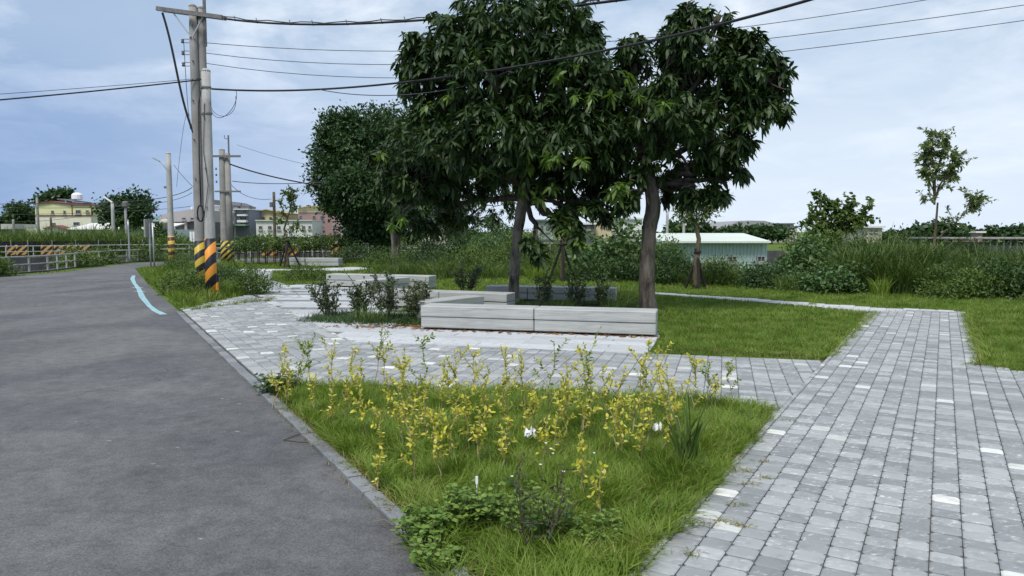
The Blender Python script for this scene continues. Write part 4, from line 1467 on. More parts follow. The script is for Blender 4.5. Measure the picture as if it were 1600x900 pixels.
mb.add([(a[0], Y - 0.5, a[1]), (a[2], Y - 0.5, a[1]), (a[2], Y + 4.5, a[3] + 0.1), (a[0], Y + 4.5, a[3] + 0.1), (a[0], Y - 0.5, a[1] + .1), (a[2], Y - 0.5, a[1] + .1), (a[2], Y + 4.5, a[3] + 0.2), (a[0], Y + 4.5, a[3] + 0.2)],
       [(3, 2, 1, 0), (4, 5, 6, 7), (0, 1, 5, 4), (1, 2, 6, 5), (2, 3, 7, 6), (3, 0, 4, 7)])
o = mb.build('roof', wallm((0.58, 0.63, 0.57), 'pale_green_roof'), h)
o.location = -h.location
window(h, (12.25,-0.104,12.712,0.223), Y - 0.05)
window(h, (13.885,-0.104,14.33,0.223), Y - 0.05)
# big curved hall far right
h = bld('large far hall with a broad grey curved roof above the trees', 51, 135, 'hall', name='hall')
r = (38.214,0.437,51.897,2.181)
part(h, 'wall', (r[0], -0.4, r[2], r[3]), 135, 165, wallm((0.40, 0.37, 0.35), 'hall_wall'))
for k, (pa) in enumerate(([(37.983,135.0,2.123), (41.361,135.0,2.123), (44.258,135.0,2.761), (42.612,135.0,3.399), (40.98,135.0,3.515)], [(41.478,135.0,2.134), (47.998,135.0,2.297), (47.976,135.0,3.109), (45.984,135.0,3.573), (42.84,135.0,3.631)])):
    roofp(h, pa, 134 + k * 1.2, 160, wallm((0.30, 0.29, 0.30), 'hall_roof'))
part(h, 'annex', ((47.976,0.437,51.663,3.109)[0], -0.4, (47.976,0.437,51.663,3.109)[2], (47.979,0.437,51.663,2.993)[3]), 136, 158, wallm((0.36, 0.35, 0.34), 'annex_wall'))
part(h, 'annex_roof', (47.858,2.993,51.705,3.156), 135.5, 158.5, M['roofdark'])
for r in ((48.335,2.297,48.813,2.761), (49.383,2.297,49.862,2.761), (50.431,2.297,50.91,2.761)):
    window(h, r, 136)
# open frame shed at the right edge
Y = 60
h = bld('open concrete frame shed with a long flat slab at the right edge', 40, Y, 'shed', name='shed')
r = (35.451,1.0,45.617,1.119)
part(h, 'roof_slab', r, Y, Y + 6, M['pole'])
for i, u in enumerate(range(12)):
    x0 = r[0] + 2.3 + i * 0.55
    part(h, 'column', (x0, -1.8, x0 + 0.1, r[1] - 0.002), Y + 0.2, Y + 0.32, M['rust'])
part(h, 'back_wall', (r[0] + 2.0, -1.8, r[2], r[1] - 0.3), Y + 4, Y + 4.2, M['roofdark'])
part(h, 'low_wall', (r[0] + 3.0, -1.8, r[2], 0.45), Y + 1.6, Y + 1.8, wallm((0.26, 0.30, 0.33), 'blue_grey_panel'))

# ------------------------------------------------------------------ trees
def lobes_pts(lobes, cl=0.19, ry=0.9):
    P, O = [], []
    for (x, y, z, rx, rz, n) in lobes:
        k = np.array([rx, rx * ry, rz])
        nc = max(3, n // 9)                                   # boughs: small clumps set over the lobe
        dc = nrm(rng.normal(0, 1, (nc, 3)))
        cc = dc * (rng.uniform(0.45, 1.0, nc) ** 0.7)[:, None]
        pick = rng.integers(0, nc, n)
        q = cc[pick] + np.clip(rng.normal(0, cl, (n, 3)), -0.34, 0.34)
        P.append(np.array([x, y, z]) + q * k)
        O.append(nrm(q + rng.normal(0, 0.25, (n, 3))))
    return np.concatenate(P), np.concatenate(O)


def curve_pts(a, b_, sag=0.0, n=5, wobl=0.05):
    a, b_ = Vector(a), Vector(b_)
    L = (b_ - a).length
    out = []
    for i in range(n + 1):
        t_ = i / n
        q = a.lerp(b_, t_)
        q.z += sag * L * math.sin(math.pi * t_)
        if 0 < i < n:
            q += Vector((random.gauss(0, wobl), random.gauss(0, wobl), random.gauss(0, wobl))) * L * 0.4
        out.append(q)
    return out


def whorls(P, O, k, L, W, droop=0.35):
    """bunches of long hanging leaves at the twig ends"""
    n = len(P)
    T = nrm(O * 0.6 + np.array([0, 0, 0.25]) + rng.normal(0, 0.35, (n, 3)))
    A = nrm(np.cross(T, rng.normal(0, 1, (n, 3))))
    B = np.cross(T, A)
    kk = np.arange(k)
    ph = kk * 2.399 + rng.uniform(0, 6.28, (n, 1))
    rad = A[:, None] * np.cos(ph)[..., None] + B[:, None] * np.sin(ph)[..., None]
    up_ = rng.uniform(-0.15, 0.65, (n, k, 1))
    D = rad * 0.85 + T[:, None] * up_ + np.array([0, 0, -1.0]) * rng.uniform(0.15, 0.75, (n, k, 1))
    base = P[:, None] + T[:, None] * rng.uniform(-0.09, 0.03, (n, k, 1))
    LL = L * rng.uniform(0.65, 1.2, (n, k))
    return leaves(base.reshape(-1, 3), D.reshape(-1, 3), LL.ravel(), W * LL.ravel() / L, droop, 0.45)


def trunk_mesh(pts, rad, k=14, gnarl=0.08):
    mb = MB()
    # refine
    P, Rr = [], []
    n = len(pts)
    for i in range(n - 1):
        for s in range(5):
            t_ = s / 5
            P.append(Vector(pts[i]).lerp(Vector(pts[i + 1]), t_))
            Rr.append(rad[i] + (rad[i + 1] - rad[i]) * t_)
    P.append(Vector(pts[-1]))
    Rr.append(rad[-1])
    mb.tube(P, Rr, k)
    for i in range(len(P)):
        for j in range(k):
            q = Vector(mb.v[i * k + j])
            d = q - P[i]
            f = 1 + gnarl * (math.sin(j * 2.1 + i * 0.6) + 0.7 * math.sin(j * 4.3 - i * 0.9) + 0.5 * random.uniform(-1, 1))
            mb.v[i * k + j] = tuple(P[i] + d * f)
    return mb


def make_tree(name, label, base, tpts, trad, lobes, crown, limb_r=0.09, group='trees in the park', bark_='bark', forks=None, sub=5, cat='tree'):
    """crown(P, O) -> list of (V, F, material key); coordinates are absolute, stored relative to the base"""
    root = tag(empty(name, base), label, cat, group)
    bv = Vector(base)
    tm = trunk_mesh([Vector(q) - bv for q in tpts], trad)
    tm.build('trunk', M[bark_], root, True)
    top = Vector(tpts[-1])
    fork = [Vector(q) for q in (forks or [tpts[-1]])]
    br = MB()
    P, O = lobes_pts(lobes)
    for (x, y, z, rx, rz, n) in lobes:
        c = Vector((x, y, z))
        f = min(fork, key=lambda q: (q - c).length)
        cp = curve_pts(f, c, 0.06, 6, 0.06)
        L = (c - f).length
        br.tube([q - bv for q in cp], list(np.linspace(limb_r * min(1, 0.5 + L * .12), limb_r * 0.35, 7)), 8)
        for s in range(sub):
            d = Vector((random.gauss(0, 1), random.gauss(0, 1), random.gauss(0, 0.8))).normalized()
            e = c + Vector((d.x * rx, d.y * rx * .9, d.z * rz)) * 0.95
            st = cp[random.choice((3, 4, 5, 6))]
            br.tube([q - bv for q in curve_pts(st, e, 0.05, 4, 0.08)], list(np.linspace(limb_r * 0.32, 0.012, 5)), 5)
    br.build('branches', M['limb'], root, True)
    Vs, Fs, Ms, b0 = [], [], [], 0
    keys = []
    for V, F, key in crown(P, O):
        if key not in keys:
            keys.append(key)
        Vs.append(V - np.array(base))
        Fs.append(F + b0)
        Ms.append(np.full(len(F), keys.index(key)))
        b0 += len(V)
    me = mesh_np('crown', np.concatenate(Vs), np.concatenate(Fs), np.concatenate(Ms))
    link('crown', me, [M[k] for k in keys], root)
    return root


def mango_crown(k=13, L=0.22, W=0.055, young=0.03, ypts=None):
    def f(P, O):
        pick = rng.random(len(P)) < young
        out = [whorls(P[~pick], O[~pick], k, L, W) + ('mango',)]
        if pick.any():
            out.append(whorls(P[pick], O[pick], k, L * 0.9, W) + ('mango_young',))
        if ypts is not None:
            q = np.array(ypts)
            q = q + rng.normal(0, 0.06, q.shape)
            o_ = np.tile(np.array([[0, -0.6, 0.1]]), (len(q), 1))
            out.append(whorls(q, o_, k, L * 0.95, W) + ('mango_young',))
        return out
    return f


# front mango
young1 = [(-0.058,13.6,3.224), (0.352,13.7,3.027), (1.141,13.4,4.068), (1.426,13.4,4.012), (0.574,13.4,2.905), (0.775,13.3,2.873), (1.32,13.4,2.962), (1.206,13.4,2.791), (0.305,14.2,2.355), (0.546,14.1,2.289), (0.727,14.1,2.386), (0.148,14.3,2.36),
          (1.087,14.0,1.684), (1.21,14.0,1.443), (1.327,14.0,1.985), (1.026,14.0,1.865), (1.702,13.2,2.302), (1.985,13.2,2.414), (1.814,13.2,2.471), (1.986,13.2,2.302), (-1.209,14.2,4.156), (-0.742,14.6,5.14), (0.821,13.8,4.43), (1.795,13.6,4.048), (2.138,13.6,4.389), (2.643,13.2,3.865), (-2.491,15.2,1.757), (-2.358,15.2,1.953), (-2.781,15.6,3.093)]
make_tree('mango_tree', 'largest front mango tree with its slim rough trunk rising from the planting bed', (0.05, 15.9, 0),
          [(0.05, 15.9, -0.05), (0.04, 15.9, 0.25), (0.06, 15.88, 0.9), (0.12, 15.85, 1.5), (0.20, 15.8, 2.1), (0.27, 15.8, 2.6)], [0.140, 0.118, 0.106, 0.106, 0.112, 0.105],
          [(0.198,15.6,5.835,1.351,0.743,243), (-0.875,15.9,5.719,0.964,0.757,178), (1.123,15.6,5.577,0.878,0.81,195), (-1.667,15.7,4.95,0.788,0.843,195), (-0.506,14.9,4.655,1.226,0.903,275), (0.629,14.8,4.511,1.153,0.897,275), (1.638,15.4,4.501,0.773,1.0,195),
           (-1.476,15.7,3.7,1.019,0.816,210), (-0.125,14.6,3.43,1.264,0.758,275), (0.999,14.6,3.43,0.948,0.822,210), (-1.958,16.3,2.883,0.875,0.677,162), (-1.068,16.6,2.878,1.006,0.604,120), (0.712,16.6,2.907,1.006,0.546,80), (1.388,15.4,2.747,0.693,0.733,145),
           (-1.757,17.0,2.067,0.736,0.53,71), (1.258,14.6,2.001,0.379,0.354,41), (0.764,14.3,1.932,0.272,0.297,18), (0.545,14.0,1.322,0.315,0.206,18), (1.088,14.0,1.504,0.242,0.315,18), (1.849,14.8,2.007,0.256,0.308,13)],
          mango_crown(13, 0.215, 0.068, 0.015, young1), 0.10, forks=[(0.27, 15.8, 2.55), (0.22, 15.8, 2.3)], group='mango trees')
# right mango
make_tree('mango_tree', 'right mango tree with a thick dark ridged trunk beside the lawn', (2.74, 14.8, 0),
          [(2.74, 14.8, -0.05), (2.72, 14.8, 0.3), (2.70, 14.8, 1.0), (2.74, 14.78, 1.6), (2.80, 14.75, 2.1), (2.74, 14.75, 2.6), (2.62, 14.7, 3.0)], [0.200, 0.162, 0.140, 0.136, 0.145, 0.135, 0.115],
          [(1.994,14.6,3.738,0.43,0.632,60), (1.814,14.6,3.059,0.329,0.43,34), (2.337,14.9,5.089,0.439,0.439,40), (3.533,14.3,5.364,0.57,0.619,88), (3.643,14.3,4.652,0.842,0.681,143), (2.975,14.9,4.718,0.903,0.774,131), (4.462,14.4,4.733,0.648,0.648,94), (4.889,14.2,4.453,0.443,0.541,55), (2.265,15.2,4.336,0.658,0.987,94), (3.051,14.3,3.754,1.052,0.681,156), (4.12,14.2,3.739,0.861,0.615,106),
           (4.664,14.2,3.798,0.418,0.492,41), (2.345,14.8,3.142,0.666,0.589,78), (3.292,14.5,3.049,0.942,0.527,106), (4.193,14.4,3.1,0.549,0.449,54), (2.475,14.4,2.427,0.424,0.424,29), (3.477,14.2,2.476,0.443,0.32,28), (4.053,14.3,2.543,0.297,0.248,18), (2.2,14.6,2.126,0.278,0.329,18), (3.267,15.2,2.408,0.526,0.29,28), (5.124,14.2,4.689,0.197,0.221,10), (5.021,14.2,4.037,0.221,0.27,11), (4.492,14.2,3.38,0.246,0.221,11), (3.925,14.3,5.659,0.223,0.248,11), (3.32,14.3,5.741,0.248,0.223,11), (4.388,14.4,5.271,0.249,0.249,11), (4.354,14.3,2.823,0.198,0.198,9)],
          mango_crown(13, 0.21, 0.067, 0.02), 0.105, forks=[(2.62, 14.7, 3.0), (2.76, 14.75, 2.5)], group='mango trees', bark_='bark_dark')
# mango behind, left
make_tree('mango_tree', 'mango tree further back with a slim dark trunk between dense tree and front mango', (-4.65, 30.0, 0),
          [(-4.65, 30, -0.05), (-4.68, 30, 0.6), (-4.72, 30, 1.4), (-4.7, 30, 2.4), (-4.6, 30, 3.2)], [0.26, 0.20, 0.17, 0.16, 0.14],
          [(-4.11,30.0,4.853,1.299,1.169,120), (-2.832,30.0,3.962,1.299,1.299,110), (-4.896,30.0,3.578,0.883,1.091,70), (-3.616,30.0,2.682,1.247,0.935,90), (-4.362,29.4,1.903,0.611,0.662,30), (-2.585,30.0,2.296,1.039,0.623,46), (-4.363,29.0,3.141,0.854,1.004,60), (-3.626,29.0,2.024,0.854,0.653,40), (-4.972,29.0,4.252,0.603,0.753,40), (-4.697,29.0,2.347,0.502,0.703,26)],
          mango_crown(13, 0.27, 0.075, 0.02), 0.10, group='mango trees')
make_tree('mango_tree', 'dim background mango crown low between the slim trunk and the front trunk', (-2.6, 40.0, 0),
          [(-2.6, 40, -0.05), (-2.6, 40, 1.0), (-2.5, 40, 2.2)], [0.24, 0.20, 0.16],
          [(-2.579,40.0,3.726,1.662,1.385,120), (-0.964,40.0,3.384,1.247,1.385,100), (-0.863,40.0,2.013,1.039,0.762,50), (-2.242,40.0,2.185,1.524,0.97,80), (-3.447,40.0,2.528,1.039,0.9,40)],
          mango_crown(12, 0.30, 0.085, 0.0), 0.10, group='mango trees')


def leafy(L, W, k=9, spread=0.32, key='banyan', simple=True, droop=0.2):
    def f(P, O):
        n = len(P)
        off = rng.normal(0, spread, (n, k, 3)) * np.array([1, 1, 0.7])
        Q = (P[:, None] + off).reshape(-1, 3)
        D = (np.repeat(O, k, 0) * 0.7 + rng.normal(0, 0.7, (n * k, 3)) + np.array([0, 0, 0.05]))
        LL = L * rng.uniform(0.6, 1.3, n * k)
        return [leaves(Q, D, LL, LL * W / L, droop, 0.7, np.repeat(O, k, 0) + np.array([0, 0, 0.7]), simple) + (key,)]
    return f


make_tree('round_tree', 'dense dark rounded tree left of the mangos with a short trunk', (-7.45, 41.0, 0),
          [(-7.45, 41, -0.05), (-7.4, 41, 1.0), (-7.4, 41, 2.2)], [0.32, 0.26, 0.22],
          [(-7.537,41.0,6.739,2.201,1.491,330), (-9.127,41.0,6.045,1.491,1.704,230), (-9.682,41.0,4.479,1.207,1.633,170), (-5.966,41.0,6.219,1.775,1.775,230), (-7.728,40.0,4.408,2.147,1.732,330), (-5.993,41.0,3.779,1.775,1.775,200), (-8.48,41.0,2.551,1.349,1.207,150), (-6.718,41.0,2.199,1.562,1.207,150), (-9.179,41.3,6.95,1.216,1.216,110), (-7.437,41.0,1.318,0.923,0.71,60), (-10.008,41.0,5.872,0.781,0.923,60)],
          leafy(0.21, 0.115, 32, 0.27), 0.14, group='broadleaf trees')

# far trees
FAR = 'far trees beyond the canal'
make_tree('broad_tree', 'big round tree behind the tube lamp across the canal', (-41.5, 78, 0.2),
          [(-41.4, 78, -0.4), (-41.7, 78, 1.6), (-42.0, 78, 3.0)], [0.36, 0.30, 0.24],
          [(-41.64,78.0,4.279,1.283,1.216,90), (-39.95,78.0,4.546,1.351,0.945,90), (-38.839,78.0,3.744,1.216,0.81,70), (-41.017,78.0,3.075,1.621,0.81,80), (-39.341,78.0,2.941,1.081,0.54,40)], leafy(0.42, 0.26, 14, 0.5), 0.14, FAR)
make_tree('palm_like_tree', 'dark spreading tree at the far left beside the yellow house', (-96, 126, 0.2),
          [(-83.5, 126, -0.4), (-83.5, 126, 2.5)], [0.3, 0.24], [(-83.365,126.0,5.063,1.855,0.982,60), (-84.196,126.0,3.658,1.636,0.873,50), (-82.577,126.0,3.442,1.527,0.873,50), (-81.507,126.0,3.117,0.655,0.873,24)], leafy(0.8, 0.4, 12, 0.7, 'weed_dark'), 0.14, FAR)
make_tree('broad_tree', 'trees rising behind the roof of the yellow house', (-78, 140, 0.2),
          [(-86.5, 140, -0.4), (-86.5, 140, 5)], [0.4, 0.3], [(-87.706,140.0,7.486,1.212,0.848,50), (-86.111,140.0,8.085,1.333,0.848,60), (-83.943,140.0,8.085,0.97,0.727,40)], leafy(0.8, 0.45, 12, 0.6), 0.14, FAR)
make_tree('round_bush_tree', 'little dense dark tree in front of the white tank', (-31.2, 63.5, 0.2),
          [(-30.4, 63.5, -0.4), (-30.4, 63.5, 1.0)], [0.08, 0.06], [(-30.26,63.5,1.6,0.495,0.55,60), (-29.994,63.5,1.381,0.495,0.44,40)], leafy(0.22, 0.13, 12, 0.2, 'weed_dark'), 0.04, FAR)
for lab, b0_, lb in (
        ('dark tree clump just right of the mango trunk on the skyline', (26.5, 110, 0.2), [(24.216,110.0,1.6,1.333,0.667,60), (26.776,110.0,1.789,1.619,0.857,80), (28.493,110.0,1.411,0.952,0.571,50)]),
        ('left of the round dark trees in front of the far hall', (36, 118, 0.2), [(34.135,118.0,1.194,1.226,0.409,50), (35.659,118.0,1.397,0.919,0.511,50)]),
        ('middle of the round dark trees in front of the far hall', (39, 116, 0.2), [(37.258,116.0,1.4,1.205,0.502,60), (38.064,116.0,1.2,0.904,0.402,40)]),
        ('right of the round dark trees in front of the far hall', (45, 117, 0.2), [(40.91,117.0,1.499,1.418,0.608,70), (41.928,117.0,1.197,1.114,0.405,40)]),
        ('spreading tree on the skyline behind the feathery sapling', (58, 100, 0.2), [(57.147,100.0,1.686,2.078,0.779,90), (56.129,100.0,1.256,1.732,0.519,60), (58.72,100.0,1.256,1.558,0.519,60)]),
        ('small skyline tree left of the pink house', (83, 130, 0.2), [(79.933,130.0,1.04,1.238,0.675,50), (80.591,130.0,1.376,0.9,0.675,30)]),
        ('rounded skyline tree right of the pink house', (90, 128, 0.2), [(82.993,128.0,1.49,1.108,0.776,60)]),
        ('skyline tree at the right picture edge', (93, 126, 0.2), [(84.867,126.0,1.166,1.418,0.655,60), (86.477,126.0,1.6,0.982,0.764,50)]),
        ('low dark tree mass behind the right weeds', (66, 118, 0.2), [(63.184,118.0,0.99,2.554,0.511,60), (60.644,118.0,0.787,1.839,0.409,40)]),
        ('small dark tree at the very far left', (-93, 126, 0.2), [(-86.637,126.0,2.684,1.091,0.655,50)]),
        ('pale tree mass left of the big round tree', (-70, 130, 0.2), [(-72.667,130.0,2.942,1.126,0.563,50), (-71.756,130.0,3.277,0.9,0.675,30)])):
    c0 = lb[0]
    make_tree('broad_tree', lab, (c0[0], c0[1], 0.2), [(c0[0], c0[1], -0.4), (c0[0], c0[1], max(0.6, c0[2] - 0.6))], [0.28, 0.2], lb, leafy(0.75, 0.45, 11, 0.55, 'banyan'), 0.12, FAR, sub=3)

# ------------------------------------------------------------------ young staked trees
def stakes(label, x, y, hgt, spread):
    root = tag(empty('tree_stakes', (x, y, 0)), label, 'stakes', 'dark timber tree stakes')
    for i in range(3):
        a = 0.5 + i * 2.094
        mb = MB()
        mb.tube([(math.cos(a) * spread, math.sin(a) * spread, -0.02), (-math.cos(a) * 0.06, -math.sin(a) * 0.06, hgt * random.uniform(0.95, 1.03))], 0.038, 7)
        mb.build('stake', M['stake'], root)
    mb = MB()
    mb.lathe((0, 0, hgt * 0.86), [(0.085, 0), (0.10, 0.01), (0.10, 0.06), (0.085, 0.07)], 10)
    mb.build('tie', M['stake'], root)


def sapling(name, label, base, tpts, trad, twigs, key, L, W, n, spread, group, simple=False):
    root = tag(empty(name, base), label, 'tree', group)
    bv = Vector(base)
    trunk_mesh([Vector(q) - bv for q in tpts], trad, 9, 0.04).build('trunk', M['twig'], root, True)
    br = MB()
    Q, D = [], []
    for (a, b_, r, cnt) in twigs:
        cp = curve_pts(a, b_, 0.08, 5, 0.06)
        br.tube([q - bv for q in cp], list(np.linspace(r, r * 0.3, 6)), 5)
        for s in range(cnt):
            t_ = random.uniform(0.35, 1.05) * 5
            i = min(int(t_), 4)
            q = cp[i].lerp(cp[i + 1], t_ - i)
            e = q + Vector((random.gauss(0, spread), random.gauss(0, spread), random.gauss(0, spread * 0.8)))
            br.tube([q - bv, (q + e) / 2 - bv + Vector((0, 0, 0.02)), e - bv], [r * 0.25, r * 0.2, 0.003], 3, cap=False)
            for k in range(n):
                f = random.uniform(0.15, 1.05)
                p = q.lerp(e, f)
                Q.append(p)
                dd = (e - q).normalized() * 0.6 + Vector((random.gauss(0, .7), random.gauss(0, .7), random.gauss(-0.1, .6)))
                D.append(dd)
    br.build('branches', M['twig'], root)
    Q = np.array(Q) - np.array(base)
    LL = L * rng.uniform(0.6, 1.25, len(Q))
    V, F = leaves(Q, np.array(D), LL, LL * W / L, 0.2, 0.7, None, simple)
    link('crown', mesh_np('crown', V, F), M[key], root)
    return root


YT = 'young staked trees'
sapling('young_tree', 'young slender tree with sparse round leaves beside the farthest bench', (-10.0, 33.0, 0),
        [(-10.0, 33, 0), (-10.05, 33, 0.7), (-10.0, 33, 1.3), (-10.15, 33, 1.7), (-9.85, 33, 2.6), (-9.75, 33, 3.3)], [0.085, 0.06, 0.055, 0.04, 0.03, 0.012],
        [((-9.935,33.0,1.941), (-10.31,33.0,2.931), 0.03, 16), ((-9.808,33.0,2.507), (-10.016,33.0,3.354), 0.03, 16), ((-9.805,33.0,2.648), (-9.758,33.0,3.467), 0.03, 18), ((-9.783,33.0,2.366), (-9.462,33.0,2.733), 0.02, 12), ((-9.908,33.0,1.884), (-10.416,33.0,2.054), 0.02, 10), ((-9.856,33.0,1.657), (-9.536,33.0,1.941), 0.02, 12), ((-9.802,33.0,2.79), (-9.593,33.0,3.213), 0.02, 12)],
        'weed', 0.13, 0.085, 7, 0.16, YT)
stakes('dark stakes propping the young tree beside the farthest bench', -10.0, 33.0, 1.35, 0.55)
stakes('dark stakes tied under the hanging mango branch between the two big trunks', 1.62, 23.8, 1.35, 0.5)
sapling('young_tree', 'staked young tree half hidden by the hanging mango branch', (1.62, 23.8, 0),
        [(1.62, 23.8, 0), (1.64, 23.8, 0.9), (1.60, 23.8, 1.7), (1.66, 23.8, 2.1)], [0.075, 0.06, 0.05, 0.03],
        [((1.6, 23.8, 1.6), (1.2, 23.7, 2.2), 0.02, 10), ((1.6, 23.8, 1.6), (2.0, 23.7, 2.3), 0.02, 10), ((1.62, 23.8, 1.5), (1.9, 23.6, 1.75), 0.018, 8)], 'weed', 0.12, 0.06, 7, 0.16, YT)
sapling('feathery_tree', 'pale feathery young tree right of the thick mango trunk', (5.16, 20.6, 0),
        [(5.16, 20.6, 0), (5.14, 20.6, 0.8), (5.20, 20.6, 1.4), (5.10, 20.6, 1.75), (4.95, 20.6, 2.0)], [0.11, 0.085, 0.06, 0.05, 0.035],
        [((5.154,20.6,1.777), (4.612,20.6,2.307), 0.025, 34), ((5.152,20.6,1.901), (5.051,20.6,2.519), 0.025, 26), ((5.19,20.6,1.777), (5.5,20.6,2.255), 0.025, 26), ((5.063,20.6,1.901), (4.795,20.6,1.99), 0.02, 18), ((5.24,20.6,1.901), (5.67,20.6,2.589), 0.025, 34), ((5.111,20.6,2.166), (5.277,20.6,2.748), 0.02, 30)],
        'feather', 0.11, 0.04, 18, 0.16, YT, True)
stakes('dark stakes around the pale feathery young tree', 5.16, 20.6, 1.15, 0.33)
sapling('feathery_tree', 'tall thin feathery tree standing above the right-hand weeds with one long side branch', (12.4, 21.8, 0),
        [(12.42, 21.8, 0), (12.40, 21.8, 0.7), (12.43, 21.8, 1.3), (12.46, 21.8, 1.9), (12.48, 21.8, 2.45)], [0.07, 0.048, 0.040, 0.034, 0.025],
        [((12.387,21.8,2.386), (12.049,21.8,4.148), 0.03, 34), ((12.379,21.8,2.572), (12.26,21.8,4.461), 0.03, 34), ((12.398,21.8,2.572), (12.582,21.8,4.332), 0.03, 34), ((12.431,21.8,2.666), (13.013,21.8,3.871), 0.03, 30), ((12.416,21.8,2.572), (12.904,21.8,3.409), 0.025, 24), ((12.352,21.8,2.759), (11.934,21.8,3.353), 0.02, 12), ((12.367,21.8,2.423), (12.116,21.8,2.572), 0.015, 7),
         ((12.58,21.8,1.412), (13.157,21.8,1.975), 0.03, 3), ((13.157,21.8,1.975), (13.784,21.8,2.61), 0.02, 22), ((13.339,21.8,2.106), (13.495,21.8,2.759), 0.015, 10), ((12.798,21.8,1.6), (12.967,21.8,2.012), 0.012, 8)],
        'feather', 0.13, 0.052, 20, 0.19, YT, True)
stakes('dark stakes half buried in the right-hand weeds under the tall feathery tree', 12.4, 21.8, 1.15, 0.3)
sapling('bushy_tree', 'small bushy broad-leaved tree rising from the weeds right of the teal shed', (10.6, 24.0, 0),
        [(10.6, 24, 0), (10.6, 24, 0.8), (10.65, 24, 1.4)], [0.07, 0.06, 0.045],
        [((10.532,24.0,1.393), (9.617,24.0,2.157), 0.025, 20), ((10.531,24.0,1.435), (9.805,24.0,2.773), 0.025, 24), ((10.572,24.0,1.435), (10.331,24.0,2.465), 0.025, 24), ((10.572,24.0,1.435), (11.049,24.0,2.63), 0.025, 24), ((10.615,24.0,1.393), (11.676,24.0,2.424), 0.025, 26), ((10.574,24.0,1.393), (11.279,24.0,1.951), 0.02, 22), ((10.494,24.0,1.311), (9.566,24.0,1.806), 0.02, 18), ((10.494,24.0,1.311), (10.041,24.0,1.848), 0.02, 22), ((10.579,24.0,1.228), (10.762,24.0,1.951), 0.02, 22)],
        'weed', 0.15, 0.085, 15, 0.21, YT)
# row of thin saplings by the far road
ORD = ['first', 'second', 'third', 'fourth', 'fifth', 'sixth', 'seventh', 'eighth', 'ninth', 'tenth', 'eleventh', 'twelfth', 'thirteenth', 'fourteenth', 'fifteenth', 'sixteenth', 'seventeenth', 'eighteenth', 'nineteenth', 'twentieth', 'twenty-first', 'twenty-second']
SPR = [(-13.336,35.97,1.352), (-12.868,35.623,1.477), (-12.559,35.623,1.539), (-12.02,34.948,1.48), (-11.88,35.623,1.569), (-11.939,37.053,1.504), (-11.618,37.053,1.472), (-11.593,37.811,1.405), (-11.099,38.602,1.334), (-11.062,39.425,1.464), (-10.789,39.425,1.532), (-10.779,40.285,1.427), (-10.465,40.285,1.6), (-10.186,40.285,1.461), (-9.949,41.183,1.6), (-9.592,41.183,1.529), (-9.445,42.122,1.455), (-9.117,42.122,1.564), (-8.753,42.122,1.527), (-8.315,42.122,1.6)]
for i, (x, y, h) in enumerate(SPR):
    lab = ORD[i] + ' from the left in the row of thin leafy saplings along the far road'
    root = tag(empty('thin_sapling', (x, y, 0)), lab, 'sapling', 'thin saplings in a row along the far road')
    mb = MB()
    mb.tube([(0, 0, 0), (0.02, 0, h * 0.5), (random.uniform(-.1, .1), 0, h * 0.95)], [0.035, 0.028, 0.012], 6)
    mb.build('trunk', M['twig'], root)
    mb = MB()
    mb.tube([(0.10, -0.04, 0), (0.10, -0.04, 0.75)], 0.02, 5)
    mb.build('support_stake', M['stake'], root)
    n = 420
    d = nrm(rng.normal(0, 1, (n, 3)))
    P = np.array([0, 0, h * 0.68]) + d * rng.uniform(0.2, 1.0, (n, 1)) ** 0.6 * np.array([0.50, 0.45, h * 0.26])
    LL = rng.uniform(0.07, 0.14, n)
    V, F = leaves(P, d + rng.normal(0, .6, (n, 3)), LL, LL * 0.55, 0.2, 0.7, None, True)
    link('crown', mesh_np('crown', V, F), M['weed' if i % 3 else 'weed_dark'], root)

# ------------------------------------------------------------------ bushes, weeds, cane
def bush(label, x, y, rx, ry, h, n, key, L, W, group='wild bushes and weeds behind the lawn', name='bush', k=22, spread=0.16, z=0.0, stems=5, simple=True, upb=0.25):
    root = tag(empty(name, (x, y, z)), label, 'bush', group)
    mb = MB()
    for i in range(stems):
        a = random.uniform(0, 6.28)
        e = (math.cos(a) * rx * 0.6, math.sin(a) * ry * 0.6, h * random.uniform(0.6, 0.95))
        mb.tube([(math.cos(a) * 0.05, math.sin(a) * 0.05, -0.02), (e[0] * 0.4, e[1] * 0.4, e[2] * 0.55), e], [0.018, 0.012, 0.005], 4)
    mb.build('stems', M['stem_green'], root)
    d = rng.normal(0, 1, (n, 3))
    d[:, 2] = np.abs(d[:, 2]) * 1.0
    d = nrm(d)
    # uneven outline: radius modulated by direction
    ph = rng.uniform(0, 6.28, 3)
    az_ = np.arctan2(d[:, 1], d[:, 0])
    mod = 1 + 0.20 * np.sin(az_ * 3 + ph[0]) + 0.16 * np.sin(d[:, 2] * 5 + az_ * 2 + ph[1]) + 0.12 * np.sin(az_ * 7 + ph[2])
    rr = (rng.uniform(0.35, 1.0, n) ** 0.5) * mod
    Cc = d * rr[:, None] * np.array([rx, ry, h * 0.92])
    Cc[:, 2] += 0.04
    Q = (Cc[:, None] + rng.normal(0, spread, (n, k, 3)) * np.array([1, 1, 0.8])).reshape(-1, 3)
    Q[:, 2] = np.abs(Q[:, 2])
    dd = np.repeat(d, k, 0)
    LL = L * rng.uniform(0.55, 1.3, len(Q))
    V, F = leaves(Q, dd * 0.5 + rng.normal(0, 0.65, (len(Q), 3)) + np.array([0, 0, upb]), LL, LL * W / L, 0.3, 0.55, dd * 0.4 + np.array([0, 0, 0.8]), simple)
    V[:, 2] = np.maximum(V[:, 2], 0.005)
    link('foliage', mesh_np('foliage', V, F), M[key], root)
    return root


